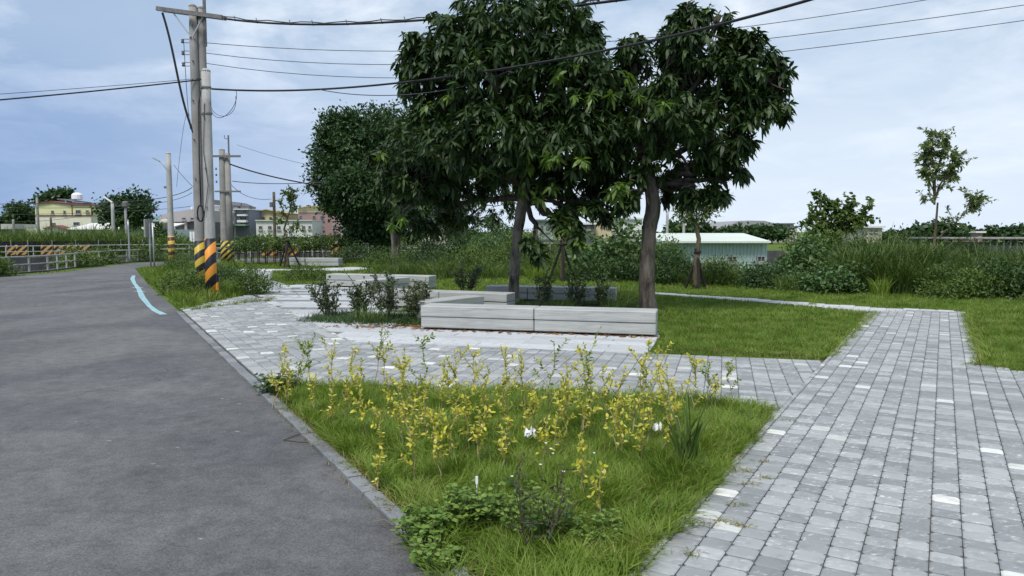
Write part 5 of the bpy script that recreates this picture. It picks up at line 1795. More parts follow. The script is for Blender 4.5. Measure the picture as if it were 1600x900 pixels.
def canes(label, x, y, rx, ry, h, n, key='cane', wd=0.028, lean=0.55, group='tall arching grasses', name='tall_grass', seg=4, z=0.0, kind=None):
    root = tag(empty(name, (x, y, z)), label, 'grass clump', group)
    r = np.sqrt(rng.random(n))
    a = rng.uniform(0, 6.283, n)
    P = np.stack([np.cos(a) * r * rx, np.sin(a) * r * ry, np.zeros(n)], 1)
    az_ = np.where(rng.random(n) < 0.6, a, rng.uniform(0, 6.283, n)) + rng.normal(0, 0.5, n)
    H = h * rng.uniform(0.55, 1.12, n) * (1 - 0.25 * r)
    V, F = blades(P, H, wd * rng.uniform(0.6, 1.2, n), lean * rng.uniform(0.4, 1.5, n), az_, 0.9, seg)
    link('blades', mesh_np('blades', V, F), M[key], root)
    half = MB()
    half.lathe((0, 0, -0.02), [(rx * .3, 0), (rx * 0.34, 0.03), (rx * 0.15, 0.06)], 8)
    half.build('root_crown', M['stem_green'], root)
    return root


# thicket behind the lawn, left to right
B = [
    ('low weedy bush at the foot of the dense round tree', -7.6, 37.5, 1.6, 1.2, 1.0, 90, 'weed_dark', 0.16, 0.09),
    ('rounded weed mound at the foot of the slim mango trunk', -4.4, 27.6, 1.0, 0.8, 0.85, 90, 'weed', 0.13, 0.05),
    ('grassy weed mound right of the slim mango trunk', -3.0, 27.0, 1.2, 0.9, 1.15, 120, 'weed_dark', 0.13, 0.035),
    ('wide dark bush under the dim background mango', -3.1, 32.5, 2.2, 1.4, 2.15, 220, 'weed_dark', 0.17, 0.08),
    ('pale bindweed-covered bush left of the front trunk', -1.4, 30.0, 1.6, 1.2, 1.85, 180, 'castor', 0.16, 0.10),
    ('low bright weed mound left of the front trunk', -1.6, 26.2, 1.3, 0.8, 1.0, 130, 'weed', 0.13, 0.06),
    ('tall dim bush far behind the front mango trunk', -0.6, 34.0, 2.0, 1.2, 2.0, 190, 'weed_dark', 0.17, 0.08),
    ('bush just behind the front mango trunk', 0.15, 28.6, 1.4, 1.0, 1.45, 140, 'weed', 0.14, 0.07),
    ('low weeds behind the central stakes', 1.7, 26.4, 1.2, 0.7, 0.95, 130, 'weed', 0.12, 0.05),
    ('bush of yellowish weeds left of the big-leaved plants', 1.2, 29.4, 1.3, 0.9, 1.35, 120, 'weed', 0.14, 0.06),
    ('tallest big-leaved bush between the stakes and the thick trunk', 3.9, 25.2, 1.15, 0.9, 1.9, 130, 'castor', 0.26, 0.20),
    ('big-leaved bush left half beside the central stakes', 2.75, 25.6, 0.9, 0.8, 1.35, 90, 'castor', 0.25, 0.19),
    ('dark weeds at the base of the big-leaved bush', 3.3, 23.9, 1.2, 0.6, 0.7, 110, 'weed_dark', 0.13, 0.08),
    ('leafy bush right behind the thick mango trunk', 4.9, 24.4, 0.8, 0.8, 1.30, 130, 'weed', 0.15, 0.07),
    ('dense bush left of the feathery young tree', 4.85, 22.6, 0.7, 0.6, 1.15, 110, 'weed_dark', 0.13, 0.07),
    ('low bush right of the feathery tree in front of the teal shed', 6.4, 22.4, 0.9, 0.6, 0.72, 110, 'weed', 0.13, 0.07),
    ('dark low weeds below the teal shed window', 7.2, 21.0, 0.8, 0.6, 0.52, 100, 'weed_dark', 0.13, 0.07),
    ('large pale big-leaved bush right of the teal shed', 8.7, 21.6, 1.05, 0.9, 1.25, 140, 'castor', 0.24, 0.18),
    ('tangled bush below the small bushy tree', 9.4, 22.8, 1.2, 0.9, 1.55, 170, 'weed', 0.16, 0.08),
    ('bramble mound at the lawn edge below the big-leaved bush', 8.4, 19.3, 1.0, 0.6, 0.75, 120, 'castor', 0.16, 0.11),
    ('leafy bush filling the thicket under the small bushy tree', 10.7, 23.2, 1.3, 0.9, 1.5, 170, 'weed', 0.15, 0.08),
    ('leafy bush in the thicket left of the tall feathery tree', 11.7, 22.6, 1.1, 0.8, 1.35, 150, 'weed', 0.14, 0.07),
    ('brownish bush on the skyline right of the tall feathery tree', 13.9, 22.5, 1.2, 0.8, 1.35, 130, 'weed_dark', 0.13, 0.06),
    ('leafy weed patch under the tall feathery tree', 11.0, 17.9, 1.0, 0.6, 0.60, 140, 'weed', 0.12, 0.07),
    ('second leafy weed patch right of the tall feathery tree foot', 12.2, 18.0, 0.9, 0.6, 0.75, 120, 'weed_dark', 0.13, 0.08),
    ('low leafy weeds at the right picture edge', 12.6, 16.4, 0.9, 0.6, 0.5, 100, 'weed', 0.11, 0.07),
]
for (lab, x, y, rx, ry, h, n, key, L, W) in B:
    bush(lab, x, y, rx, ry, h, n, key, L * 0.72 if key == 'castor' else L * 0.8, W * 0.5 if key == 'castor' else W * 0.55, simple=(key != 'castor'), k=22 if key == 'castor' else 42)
CN = [
    ('tall dark arching grass at the left of the right-hand thicket', 9.4, 19.9, 0.8, 0.7, 1.45, 420),
    ('tall arching grass in front of the small bushy tree', 10.3, 20.4, 0.9, 0.8, 1.60, 520),
    ('tall arching grass left of the tall feathery tree', 11.3, 20.5, 0.8, 0.8, 1.65, 480),
    ('tall arching grass just right of the tall feathery tree', 12.9, 20.2, 0.8, 0.7, 1.45, 420),
    ('tall arching grass second from the right edge', 13.3, 18.8, 0.8, 0.7, 1.40, 460),
    ('tall arching grass at the right picture edge', 13.4, 17.6, 0.7, 0.7, 1.25, 420),
    ('grass clump at the far right beyond the picture edge clump', 14.6, 19.2, 0.8, 0.7, 1.40, 380),
    ('arching grass between the thick mango trunk and the big-leaved bush', 4.75, 24.9, 0.6, 0.6, 1.35, 260),
    ('arching grass behind the leafy bush left of the teal shed', 5.7, 24.6, 0.5, 0.6, 0.95, 200),
    ('tall grass filling the gap left of the small bushy tree', 9.7, 21.4, 0.9, 0.6, 1.5, 420),
    ('tall grass in the middle of the right-hand thicket', 11.9, 18.9, 0.8, 0.5, 1.1, 380),
    ('tall grass at the near corner of the right-hand thicket', 10.2, 19.0, 0.8, 0.5, 1.15, 380),
    ('tall grass at the back of the thicket under the bushy tree', 10.9, 22.6, 1.0, 0.6, 1.55, 360),
    ('tall grass behind the tall feathery tree', 13.4, 22.2, 1.0, 0.6, 1.55, 360),
    ('tall grass behind the right picture edge clump', 14.6, 21.0, 1.0, 0.6, 1.5, 360),
    ('wispy grass on the skyline behind the right-hand thicket', 11.6, 24.0, 1.2, 0.8, 1.95, 260),
]
for lab, x, y, rx, ry, h, n in CN:
    canes(lab, x, y, rx * 1.1, ry * 1.1, h * 1.2, int(n * 2.3), lean=0.55)
for i, (x, y, h) in enumerate([(-3.6, 25.8, 0.9), (-2.5, 25.4, 1.0), (-0.9, 25.2, 0.85), (0.4, 26.2, 1.0), (2.2, 24.8, 0.8), (5.6, 22.0, 0.75), (6.9, 21.8, 0.5), (7.8, 19.9, 0.75)]):
    canes(ORD[i] + ' from the left of the loose weedy grass clumps along the lawn edge', x, y, 0.75, 0.5, h, 420, 'weed', 0.018, 0.55, 'weedy grass along the lawn edge')
canes('bright upright grass tuft at the lawn edge in front of the thicket', 9.15, 18.35, 0.22, 0.2, 0.72, 160, 'grass', 0.016, 0.35)
canes('bright grass tuft behind the front mango near the stakes', 0.95, 24.9, 0.5, 0.35, 0.75, 200, 'grass', 0.02, 0.4)
canes('thin pale grass tuft standing alone on the right lawn', 6.5, 15.9, 0.08, 0.08, 0.32, 26, 'grass', 0.012, 0.35)

# weeds round the poles on the roadside island
IS = 'weeds on the roadside island'
for (lab, x, y, rx, ry, h, n, key) in [
        ('leafy weeds right of the orange striped pole', -6.6, 18.7, 0.50, 0.5, 0.66, 90, 'weed'),
        ('leafy weeds between the striped poles', -7.75, 18.4, 0.5, 0.4, 0.55, 70, 'weed'),
        ('dark leafy weeds just left of the orange striped pole', -8.4, 18.7, 0.5, 0.4, 0.50, 60, 'weed'),
        ('grassy weeds left of the pole pair near the road', -9.6, 22.6, 0.55, 0.5, 0.50, 60, 'weed'),
        ('weeds at the foot of the edge-on road sign', -12.7, 28.0, 0.6, 0.6, 0.55, 60, 'weed'),
        ('weeds behind the pole pair', -8.9, 22.0, 0.9, 0.7, 0.65, 100, 'weed_dark'),
        ('tall weeds in front of the maroon banded lamp pole', -14.6, 33.4, 0.9, 0.7, 0.95, 100, 'weed'),
        ('low bush on the lawn corner right of the paved path', -6.9, 24.3, 0.8, 0.5, 0.40, 80, 'weed')]:
    bush(lab, x, y, rx, ry, h, n, key, 0.085, 0.030, group=IS, k=34, spread=0.11)
for (lab, x, y, rx, ry, h, n) in [
        ('bush overgrowing the left railing where the road bends', -19.7, 33.4, 0.8, 0.8, 0.75, 90),
        ('second bush overgrowing the railing by the thin steel post', -20.2, 36.2, 0.8, 0.8, 0.85, 90),
        ('bush at the railing right of the thin steel post', -19.6, 39.8, 0.9, 0.8, 1.1, 90),
        ('low bush at the left picture edge by the railing', -18.5, 26.4, 0.5, 0.5, 0.6, 60)]:
    bush(lab, x, y, rx, ry, h, n, 'weed', 0.14, 0.06, group='bushes along the canal railing', k=22)
for i, (lab, x, y, rx, h) in enumerate([
        ('round bush beyond the canal left of the road sign', -28.0, 60.8, 1.6, 1.6), ('bush beyond the canal below the factory', -25.0, 64.5, 1.5, 1.5), ('bush beyond the canal left of the twin pole', -22.0, 66.0, 1.6, 1.6),
        ('bush beyond the canal right of the twin pole', -20.0, 68.0, 1.8, 1.6), ('bush beyond the canal below the white row', -16.8, 68.5, 1.8, 1.4), ('dark bush beyond the canal below the maroon block', -14.0, 69.5, 2.0, 1.6), ('dark bush beyond the canal right of the maroon block', -11.0, 70.5, 2.0, 1.9), ('bush at the far bank left of the cane field', -42, 55, 1.6, 1.4)]):
    bush(lab, x, y, rx, 1.0, h, 130, 'weed_dark' if i % 2 else 'weed', 0.26, 0.14, group='bushes beyond the canal', k=16, spread=0.22, z=ZF)
# cane field
n = 15000
P = np.stack([rng.uniform(-64, -27.5, n), np.zeros(n), np.full(n, ZF)], 1)
P[:, 1] = np.interp(P[:, 0], [-64, -48, -35.5, -27], [44, 51.5, 58.5, 63]) + rng.uniform(0, 7, n)
H = (2.75 + 0.35 * wob(P, 0.8)) * rng.uniform(0.6, 1.1, n) * np.interp(P[:, 0], [-33, -27.5], [1.0, 0.55])
V, F = blades(P, H, 0.06 * rng.uniform(0.6, 1.3, n), rng.uniform(0.2, 0.8, n), rng.uniform(0, 6.283, n), 0.9, 3)
o = link('cane_field', mesh_np('cane_field', V, F), M['weed'])
tag(o, 'pale green cane field growing beyond the canal', 'field', kind='stuff')
# dark shade netting along the field
fn = tag(empty('shade_fence', (-48, 50.2, ZF)), 'low dark netting fence in front of the cane field', 'fence')
for (a, b_) in (((-46.5, 52.0), (-37.5, 57.2)), ((-37.4, 57.3), (-30.0, 62.0))):
    mb = MB()
    d = Vector((b_[0] - a[0], b_[1] - a[1])).normalized()
    q = (-d.y * 0.02, d.x * 0.02)
    mb.slab([(a[0] + 48, a[1] - 50.2), (b_[0] + 48, b_[1] - 50.2), (b_[0] + 48 + q[0], b_[1] - 50.2 + q[1]), (a[0] + 48 + q[0], a[1] - 50.2 + q[1])], 0.65, 1.2)
    mb.build('netting', M['cable'], fn)
    for s in range(6):
        e = Vector(a).lerp(Vector(b_), s / 5.5)
        mb = MB()
        mb.tube([(e.x + 48, e.y - 50.3, -0.02), (e.x + 48, e.y - 50.3, 1.3)], 0.03, 5)
        mb.build('post', M['rail'], fn)

# dark privet shrubs in the bed beside the front bench
def shrub(label, x, y, h, w_, n, key='privet', L=0.045, W=0.022, group='dark clipped shrubs by the benches', stems=9, k=9, sr=0.011):
    root = tag(empty('shrub', (x, y, 0)), label, 'shrub', group)
    mb = MB()
    Q, D = [], []
    for i in range(stems):
        a = random.uniform(0, 6.28)
        r = w_ * random.uniform(0.2, 1.0)
        e = Vector((math.cos(a) * r, math.sin(a) * r, h * random.uniform(0.55, 1.0)))
        s = Vector((math.cos(a) * 0.04, math.sin(a) * 0.04, -0.01))
        cp = curve_pts(s, e, -0.03, 5, 0.04)
        mb.tube(cp, list(np.linspace(sr, sr * 0.35, 6)), 4)
        for j in range(n):
            t_ = random.uniform(0.30, 1.0) * 5
            ii = min(int(t_), 4)
            q = cp[ii].lerp(cp[ii + 1], t_ - ii)
            b2 = q + Vector((random.gauss(0, .07), random.gauss(0, .07), abs(random.gauss(0, .07))))
            mb.tube([q, b2], [0.004, 0.002], 3, cap=False)
            for kk in range(k):
                p = q.lerp(b2, random.uniform(0.1, 1.1))
                Q.append(p)
                D.append((b2 - q).normalized() * 0.7 + Vector((random.gauss(0, .6), random.gauss(0, .6), random.gauss(0.15, .5))))
    mb.build('stems', M['twig'], root)
    LL = L * rng.uniform(0.6, 1.3, len(Q))
    V, F = leaves(np.array(Q), np.array(D), LL, LL * W / L, 0.1, 0.7, None, False)
    link('foliage', mesh_np('foliage', V, F), M[key], root)


for lab, x, y, h, w_, n in [
        ('leftmost dark shrub in the bed left of the front bench', -3.30, 13.35, 0.80, 0.42, 24), ('second dark shrub from the left beside the front bench', -2.72, 13.25, 0.80, 0.34, 24),
        ('tallest dark shrub in the bed left of the front bench', -2.25, 13.15, 0.90, 0.30, 26), ('dark shrub nearest the left end of the front bench', -1.78, 13.0, 0.62, 0.28, 20),
        ('small dark shrub tucked behind the front bench end', -1.62, 13.5, 0.72, 0.25, 16),
        ('dark shrub on the lawn left of the back bench', -1.15, 18.6, 0.85, 0.55, 30),
        ('little dark shrub in the planter right of the slim trunk', 0.62, 14.9, 0.85, 0.25, 18), ('dark shrub in the planter before the back bench middle', 1.30, 15.1, 0.75, 0.28, 18), ('reddish dark shrub in the planter near the back bench end', 1.78, 15.0, 0.70, 0.20, 14)]:
    shrub(lab, x, y, h, w_, n)
for lab, x, y, h, n in [('grassy tuft among the dark shrubs left of the front bench', -2.5, 12.75, 0.55, 120), ('grass tuft in the planter right of the slim trunk', 0.95, 14.6, 0.55, 90), ('grass tuft in the planter at the right bench end', 2.1, 14.9, 0.8, 110), ('grass tuft left of the slim trunk in the planter', -0.55, 14.9, 0.6, 100)]:
    canes(lab, x, y, 0.32, 0.25, h, n, 'weed', 0.014, 0.6, group='grass tufts among the shrubs')
# fallen leaves
n = 520
P = np.concatenate([np.stack([rng.normal(-2.0, 0.55, 200), rng.normal(12.15, 0.14, 200), np.full(200, PT + 0.008)], 1),
                    np.stack([rng.uniform(-1.6, 2.2, n - 200), np.zeros(n - 200), np.full(n - 200, PT + 0.006)], 1)])
P[200:, 1] = 11.42 - 0.254 * P[200:, 0] + rng.normal(0.06, 0.10, n - 200)
a = rng.uniform(0, 6.28, n)
V, F = leaves(P, np.stack([np.cos(a), np.sin(a), rng.uniform(-.05, .25, n)], 1), rng.uniform(0.05, 0.13, n), rng.uniform(0.02, 0.045, n), 0.1, 0.3)
V[:, 2] = np.maximum(V[:, 2], PT + 0.004)
tag(link('fallen_leaves', mesh_np('fallen_leaves', V, F), M['litter']), 'brown fallen leaves scattered under and before the front bench', 'leaves', kind='stuff')

# ------------------------------------------------------------------ lawns
bed_poly_g = [(0.20, 2.55), (-0.04, 3.10), (-1.04, 4.88), (-2.52, 7.48), (-2.1, 7.42), (-0.9, 7.28), (0.0, 7.18), (0.9, 7.02), (1.85, 6.75), (2.26, 6.46), (2.14, 6.02), (1.92, 5.70), (1.78, 5.36), (1.52, 5.02), (1.42, 4.72), (1.22, 4.40), (1.10, 4.20), (0.90, 3.92), (0.82, 3.70), (0.66, 3.50), (0.52, 3.25)]
excl = [road_poly, plaza, front_walk, path_poly, s1, s2, npth, fpth]


def grass(name, label, polys, box, dens, hlo, hhi, wd, key, excl_=(), seg=2, seed=0.0, lean=0.6, pad=0.0, dry=0.0):
    x0, x1, y0, y1 = box
    n = int((x1 - x0) * (y1 - y0) * dens)
    P = np.stack([rng.uniform(x0, x1, n), rng.uniform(y0, y1, n), np.zeros(n)], 1)
    k = np.zeros(n, bool)
    for p in polys:
        k |= inpoly(P, p)
    for e in excl_:
        k &= ~inpoly(P, e)
    k &= np.abs(P[:, 0]) < 0.80 * P[:, 1] + 1.2
    P = P[k]
    n = len(P)
    w1 = wob(P, 2.2 if hhi > 0.15 else 0.9, seed)
    w2 = wob(P, 6.5, seed + 3)
    H = (hlo + (hhi - hlo) * (0.55 * w1 + 0.45 * w2)) * rng.uniform(0.55, 1.25, n)
    az_ = 6.283 * wob(P, 3.0, seed + 7) * 1.5 + rng.normal(0, 1.0, n)
    V, F = blades(P, H, wd * rng.uniform(0.6, 1.3, n), lean * rng.uniform(0.3, 1.5, n), az_, 0.7, seg)
    m_i = (rng.random(n) < dry).astype(int)
    o = link(name, mesh_np(name, V, F, np.repeat(m_i, len(F) // n)), [M[key], M['dry']])
    tag(o, label, 'grass', kind='stuff')
    return o


grass('bed_grass', 'lush green grass filling the wedge-shaped bed in the foreground', [bed_poly_g], (-2.8, 2.3, 2.4, 7.6), 6200, 0.07, 0.24, 0.0055, 'grass', (), 3, 1.0, 0.75, dry=0.03)
big = [near_poly]
grass('lawn_grass', 'short green lawn right of the front bench', big, (0.5, 16, 8.0, 13.5), 1500, 0.05, 0.11, 0.007, 'lawn', excl, 2, 2.0, 0.7, dry=0.03)
grass('lawn_grass', 'short green lawn around the mango trunks and benches', big, (-8, 16, 13.5, 20.5), 620, 0.05, 0.13, 0.011, 'lawn', excl, 2, 3.0, 0.7, dry=0.03)
grass('lawn_grass', 'far lawn stretching back to the hedge and the road', big, (-18, 16, 20.5, 45.5), 190, 0.06, 0.15, 0.022, 'lawn', excl, 2, 4.0, 0.6, dry=0.04)
isl = [(-6.55, 14.75), (-6.4, 15.2), (-6.465,17.924), (-7.929,21.745), (-10.552,28.041), (-13, 36), (-15.6, 33.5), (-13.6, 27.3), (-9.95, 20.6)]
grass('island_grass', 'long wild grass round the poles beside the road', [isl], (-17, -5, 14.6, 37), 420, 0.10, 0.42, 0.016, 'lawn', excl, 3, 6.0, 0.5, dry=0.06)
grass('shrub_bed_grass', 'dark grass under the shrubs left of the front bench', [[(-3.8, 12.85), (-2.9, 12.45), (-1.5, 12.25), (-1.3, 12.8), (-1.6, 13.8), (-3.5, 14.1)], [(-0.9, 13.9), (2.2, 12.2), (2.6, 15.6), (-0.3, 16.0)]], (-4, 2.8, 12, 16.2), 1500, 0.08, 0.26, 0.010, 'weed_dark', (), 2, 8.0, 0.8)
# longer blades leaning over the paving and the kerb
pts, out_a, hh = [], [], []
for a, b_, dr, dens_, hm in (((2.26, 6.50), (0.50, 3.25), -0.55, 520, 0.115), ((-2.50, 7.45), (0.10, 2.9), 3.6, 330, 0.075), ((-2.4, 7.42), (2.2, 6.5), 1.5, 420, 0.15), ((2.05, 9.95), (3.95, 9.20), -1.9, 420, 0.10), ((3.95, 9.20), (7.1, 14.4), -0.5, 260, 0.11), ((5.62, 8.70), (8.74, 14.1), 2.6, 320, 0.12), ((5.45, 8.72), (8.2, 7.2), -2.0, 420, 0.11), ((-6.5, 14.8), (-5.5, 17.2), -0.6, 200, 0.2)):
    L = (Vector(b_) - Vector(a)).length
    k = int(L * dens_)
    t_ = rng.random(k)
    w0 = np.sin(t_ * L * 7.0) * 0.04 + np.sin(t_ * L * 17.0 + 1) * 0.025
    nx, ny = math.cos(dr), math.sin(dr)
    j = rng.normal(-0.01, 0.045, k) + w0
    pts.append(np.stack([a[0] + (b_[0] - a[0]) * t_ + nx * j, a[1] + (b_[1] - a[1]) * t_ + ny * j, np.full(k, 0.004)], 1))
    out_a.append(dr + rng.normal(0, 0.8, k))
    hh.append(hm * rng.uniform(0.5, 1.35, k))
P = np.concatenate(pts)
V, F = blades(P, np.concatenate(hh), 0.0075 * rng.uniform(0.7, 1.4, len(P)), rng.uniform(0.4, 1.3, len(P)), np.concatenate(out_a), 0.8, 3)
dm = (rng.random(len(P)) < 0.14).astype(int)
tag(link('edge_grass', mesh_np('edge_grass', V, F, np.repeat(dm, len(F) // len(P))), [M['grass'], M['dry']]), 'ragged grass leaning over the edges of the paving and kerb', 'grass', kind='stuff')
# rough dry fringe at the paving edges
pts = []
for a, b_ in (((1.95, 5.85), (0.55, 3.45)), ((5.62, 8.4), (5.4, 8.8)), ((5.7, 8.05), (7.5, 7.4)), ((3.9, 9.2), (2.0, 9.9)), ((-2.56, 7.5), (-0.02, 3.0))):
    L = (Vector(b_) - Vector(a)).length
    k = int(L * 190)
    t_ = rng.random(k)
    pts.append(np.stack([a[0] + (b_[0] - a[0]) * t_ + rng.normal(0, 0.05, k), a[1] + (b_[1] - a[1]) * t_ + rng.normal(0, 0.05, k), np.full(k, 0.01)], 1))
P = np.concatenate(pts)
V, F = blades(P, rng.uniform(0.04, 0.12, len(P)), 0.006, rng.uniform(0.6, 1.8, len(P)), rng.uniform(0, 6.28, len(P)), 0.9, 2)
tag(link('dry_fringe', mesh_np('dry_fringe', V, F), M['dry']), 'dry brownish grass fringe along the paving edges', 'grass', kind='stuff')

# ------------------------------------------------------------------ yellow-leaved sprigs in the bed
SPRIGS = [(-2.165,6.564,0.553), (-2.084,7.082,0.502), (-1.998,7.225,0.524), (-1.616,6.564,0.548), (-1.605,7.225,0.448), (-1.42,7.527,0.599), (-1.22,6.946,0.493), (-1.101,5.545,0.446), (-1.03,6.222,0.36), (-0.767,6.222,0.718), (-0.631,5.377,0.505), (-0.513,6.332,0.59), (-0.442,4.999,0.382), (-0.298,5.189,0.497), (-0.21,5.952,0.53), (-0.072,6.332,0.618), (-0.014,5.377,0.457), (-0.589,4.49,0.445), (-0.443,4.548,0.329), (0.307,6.013,0.721), (0.292,4.999,0.426), (0.519,5.545,0.716), (0.57,5.377,0.529), (0.755,5.913,0.516), (0.716,4.999,0.404), (0.905,5.545,0.642), (1.123,6.222,0.69), (0.992,5.297,0.521), (1.064,5.189,0.382), (1.205,5.46,0.619), (1.311,5.545,0.471), (1.712,6.446,0.43), (2.105,6.946,0.37), (0.422,4.325,0.344), (0.48,3.936,0.294), (-0.808,4.379,0.238), (-1.643,6.222,0.36), (-1.361,6.013,0.455), (0.169,5.46,0.473), (-0.092,4.731,0.405), (0.094,5.297,0.356), (-0.786,5.297,0.333), (-0.237,4.861,0.415), (-1.385,6.564,0.467), (0.417,5.913,0.579), (-0.416,5.545,0.495), (0.784,5.07,0.545), (-0.781,5.913,0.579), (-2.049,6.564,0.379), (-1.039,6.564,0.467), (-0.602,6.222,0.526), (-0.375,6.564,0.536), (0.137,6.222,0.553), (0.416,5.545,0.495), (0.7,6.115,0.625), (1.245,6.013,0.615), (1.508,6.115,0.544), (1.783,6.332,0.338), (-1.485,5.913,0.317), (-0.941,5.07,0.364), (-0.783,5.545,0.446), (0.194,4.861,0.372), (0.872,4.929,0.399), (-0.538,5.07,0.364)]
green_i = {1, 2, 5, 9, 19, 31, 32, 21, 26}
for i, (x, y, h) in enumerate(SPRIGS):
    h = max(h, 0.22)
    gi = i in green_i
    row = 2 if y < 5.3 else (1 if y < 6.15 else 0)
    kin = sorted(q for k, q in enumerate(SPRIGS) if (k in green_i) == gi and (2 if q[1] < 5.3 else (1 if q[1] < 6.15 else 0)) == row)
    rank = ORD[kin.index(SPRIGS[i])]
    lab = rank + ' from the left of the ' + ('greenish' if gi else 'yellow') + ' sprigs in the ' + ('back row by the paving', 'middle of the foreground bed', 'front part of the foreground bed')[row]
    grp = 'leafy sprigs in the foreground bed'
    root = tag(empty('leafy_sprig', (x, y, 0)), lab, 'shrub', grp)
    mb = MB()
    tilt = Vector((random.gauss(0, .12), random.gauss(0, .10), 0)) * h
    main = curve_pts((0, 0, -0.01), tuple(tilt + Vector((0, 0, h))), 0.0, 7, 0.05)
    mb.tube(main, list(np.linspace(0.0055, 0.002, 8)), 5)
    Q, D = [], []
    twigs = [(main[3:], 1)]
    for s in range(random.randint(5, 9)):
        a = random.uniform(0, 6.28)
        st = main[random.randint(2, 6)]
        L = h * random.uniform(0.16, 0.42)
        e = st + Vector((math.cos(a) * L * 0.6, math.sin(a) * L * 0.6, L * random.uniform(0.5, 1.0)))
        cp = curve_pts(st, e, 0.05, 4, 0.05)
        mb.tube(cp, list(np.linspace(0.003, 0.0012, 5)), 4)
        twigs.append((cp, 0))
    for cp, mn in twigs:
        L = sum((q - p).length for p, q in zip(cp, cp[1:]))
        cnt = max(4, int(L / 0.022))
        for j in range(cnt):
            t_ = (j + 0.5) / cnt * (len(cp) - 1)
            ii = min(int(t_), len(cp) - 2)
            q = cp[ii].lerp(cp[ii + 1], t_ - ii)
            ax = (cp[ii + 1] - cp[ii]).normalized()
            a = j * 1.57 + random.gauss(0, .4)
            sd = ax.cross(Vector((math.cos(a), math.sin(a), 0.2))).normalized()
            for sg in (1, -1):
                if random.random() < 0.88:
                    Q.append(q)
                    D.append(sd * sg + ax * random.uniform(0.3, 1.0) + Vector((0, 0, random.uniform(-.1, .35))))
    mb.build('stem', M['stem_pale'], root)
    LL = rng.uniform(0.024, 0.048, len(Q))
    V, F = leaves(np.array(Q), np.array(D), LL, LL * 0.48, 0.12, 0.5)
    link('foliage', mesh_np('foliage', V, F), M['yellowgreen' if gi else 'yellow'], root)

# strap-leaved tuft, leafy weeds, dark thorny sprig
canes('tall strap-leaved plant at the right side of the foreground bed', 1.17, 4.85, 0.07, 0.06, 0.66, 34, 'weed', 0.026, 0.28, 'strap-leaved plants', 'strap_leaf_plant', 5)


for i, (x, y, h, n) in enumerate([(-0.40, 3.55, 0.20, 120), (-0.27, 3.28, 0.22, 120), (-0.12, 3.05, 0.2, 100), (0.30, 3.35, 0.26, 140)]):
    canes(ORD[i] + ' from the left of the rough grass tufts at the bottom end of the bed', x, y, 0.12, 0.10, h, n, 'grass', 0.006, 0.8, 'rough grass tufts at the bed end')


def weed(label, x, y, w_, h, n, L, key='weed_bright'):
    root = tag(empty('leafy_weed', (x, y, 0)), label, 'weed', 'leafy weeds in the foreground bed')
    mb = MB()
    Q, D = [], []
    for i in range(n):
        a = random.uniform(0, 6.28)
        r = w_ * math.sqrt(random.random())
        s = Vector((math.cos(a) * r * 0.6, math.sin(a) * r * 0.6, 0))
        e = Vector((math.cos(a) * r, math.sin(a) * r, h * random.uniform(0.45, 1.0)))
        mb.tube([s, (s + e) / 2 + Vector((0, 0, .01)), e], [0.003, 0.0025, 0.0015], 4, cap=False)
        for j in range(random.randint(5, 8)):
            b2 = j * 2.399
            Q.append(s.lerp(e, random.uniform(0.55, 1.0)))
            D.append(Vector((math.cos(b2), math.sin(b2), random.uniform(0.0, 0.5))))
    mb.build('stems', M['stem_green'], root)
    LL = L * rng.uniform(0.6, 1.25, len(Q))
    V, F = leaves(np.array(Q), np.array(D), LL, LL * 0.62, 0.25, 0.35)
    link('foliage', mesh_np('foliage', V, F), M[key], root)


weed('broad-leaved weeds at the kerb end near the bottom of the picture', -0.46, 3.70, 0.15, 0.20, 60, 0.042)
weed('broad-leaved weeds right of the kerb end clump', -0.20, 3.86, 0.17, 0.26, 80, 0.042)
weed('low creeping weeds at the bottom of the bed by the asphalt', -0.34, 3.42, 0.14, 0.14, 46, 0.036)
weed('dark fine-leaved weeds in the lower middle of the bed', 0.12, 3.75, 0.22, 0.30, 70, 0.034)
weed('clover-like weeds at the lower right of the bed', 0.42, 3.75, 0.18, 0.14, 60, 0.03)
weed('dark ferny weeds in the far left corner of the bed', -2.3, 7.15, 0.22, 0.22, 60, 0.06, 'weed_dark')
shrub('sparse dark thorny sprig at the bottom middle of the bed', 0.12, 3.55, 0.46, 0.20, 7, 'weed_dark', 0.024, 0.012, 'single thorny sprig', 6, 6, 0.0045)


# scraps
def crumple(label, x, y, z, s):
    mb = MB()
    k = 7
    V = []
    for i in range(k):
        for j in range(k):
            V.append((x + (i / (k - 1) - .5) * s + random.gauss(0, s * .10), y + (j / (k - 1) - .5) * s * .7 + random.gauss(0, s * .08), z + 0.025 * math.sin(i * 1.9 + j) + abs(random.gauss(0, s * .28))))
    Fs = [(i * k + j, i * k + j + 1, (i + 1) * k + j + 1, (i + 1) * k + j) for i in range(k - 1) for j in range(k - 1)]
    mb.add(V, Fs)
    o = mb.build('paper_scrap', M['white'])
    tag(o, label, 'litter', 'white scraps in the grass')
    md = o.modifiers.new('thick', 'SOLIDIFY')
    md.thickness = 0.002


crumple('crumpled white tissue lying in the middle of the foreground grass', 0.13, 5.15, 0.16, 0.07)
crumple('small white scrap in the grass left of the strap-leaved plant', 1.08, 5.40, 0.14, 0.06)
mb = MB()
mb.bevbox(-0.007, 0.007, -0.002, 0.002, 0.24, 0.285, 0.0015)
mb.bevbox(-0.003, 0.003, -0.0015, 0.0015, 0.0, 0.242, 0.001)
o = mb.build('plant_tag', M['white'])
o.location = (-0.19, 3.90, 0)
tag(o, 'upright white plastic plant tag in the lower part of the bed', 'plant tag')
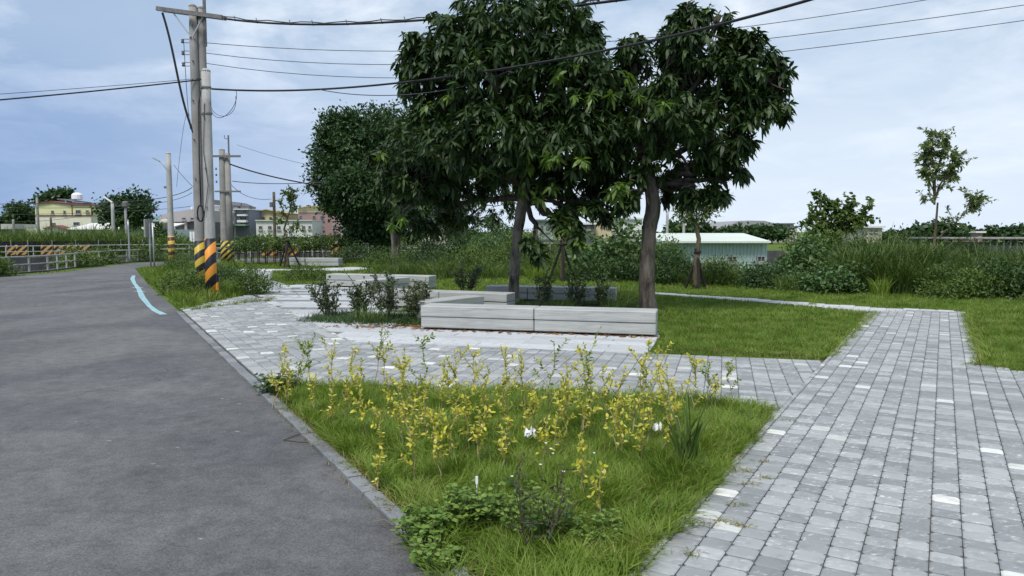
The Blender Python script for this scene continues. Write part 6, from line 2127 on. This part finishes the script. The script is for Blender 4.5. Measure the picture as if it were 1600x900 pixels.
# small white flowers
n = 60
P = np.concatenate([np.stack([rng.uniform(-7.2, -5.9, 26), rng.uniform(17.2, 19.5, 26), rng.uniform(0.35, 0.7, 26)], 1), np.stack([rng.uniform(0.0, 0.6, 8), rng.uniform(4.0, 4.8, 8), rng.uniform(0.18, 0.3, 8)], 1), np.stack([rng.uniform(7.0, 12.0, 26), rng.uniform(15.8, 17.5, 26), rng.uniform(0.12, 0.45, 26)], 1)])
P = np.repeat(P, 5, 0)
a = np.tile(np.arange(5) * 1.2566, n)
V, F = leaves(P, np.stack([np.cos(a), np.sin(a), np.full(len(a), 0.5)], 1), 0.012, 0.009, 0.0, 0.2, None, True)
tag(link('white_flowers', mesh_np('white_flowers', V, F), M['white']), 'tiny white wild flowers dotted through the weeds', 'flowers', kind='stuff')
# small dry weeds rooted in the paver joints
jw = [(1.04, 3.86), (1.14, 3.90), (1.22, 3.84), (0.98, 4.02), (1.62, 4.62), (1.55, 4.75), (1.48, 4.50), (1.70, 4.95), (0.86, 3.50), (2.3, 6.05), (5.3, 8.6), (1.30, 4.15)]
P = np.concatenate([np.stack([rng.normal(x, 0.035, 34), rng.normal(y, 0.016, 34), np.full(34, PT - 0.004)], 1) for x, y in jw])
V, F = blades(P, rng.uniform(0.012, 0.05, len(P)), 0.005, rng.uniform(0.8, 2.0, len(P)), rng.uniform(0, 6.28, len(P)), 0.9, 2)
dm = (rng.random(len(P)) < 0.65).astype(int)
tag(link('joint_weeds', mesh_np('joint_weeds', V, F, np.repeat(dm, len(F) // len(P))), [M['grass'], M['dry']]), 'tiny dry weeds growing in the paver joints by the bed', 'weeds', kind='stuff')
# a dry twig on the asphalt
mb = MB()
mb.tube([(-1.75, 5.55, 0.012), (-1.63, 5.75, 0.02), (-1.50, 5.95, 0.014)], 0.004, 5)
mb.tube([(-1.75, 5.55, 0.012), (-1.60, 5.50, 0.012), (-1.45, 5.50, 0.012)], 0.0035, 5)
tag(mb.build('dry_twig', M['twig']), 'thin dry twig lying on the asphalt left of the kerb', 'twig')
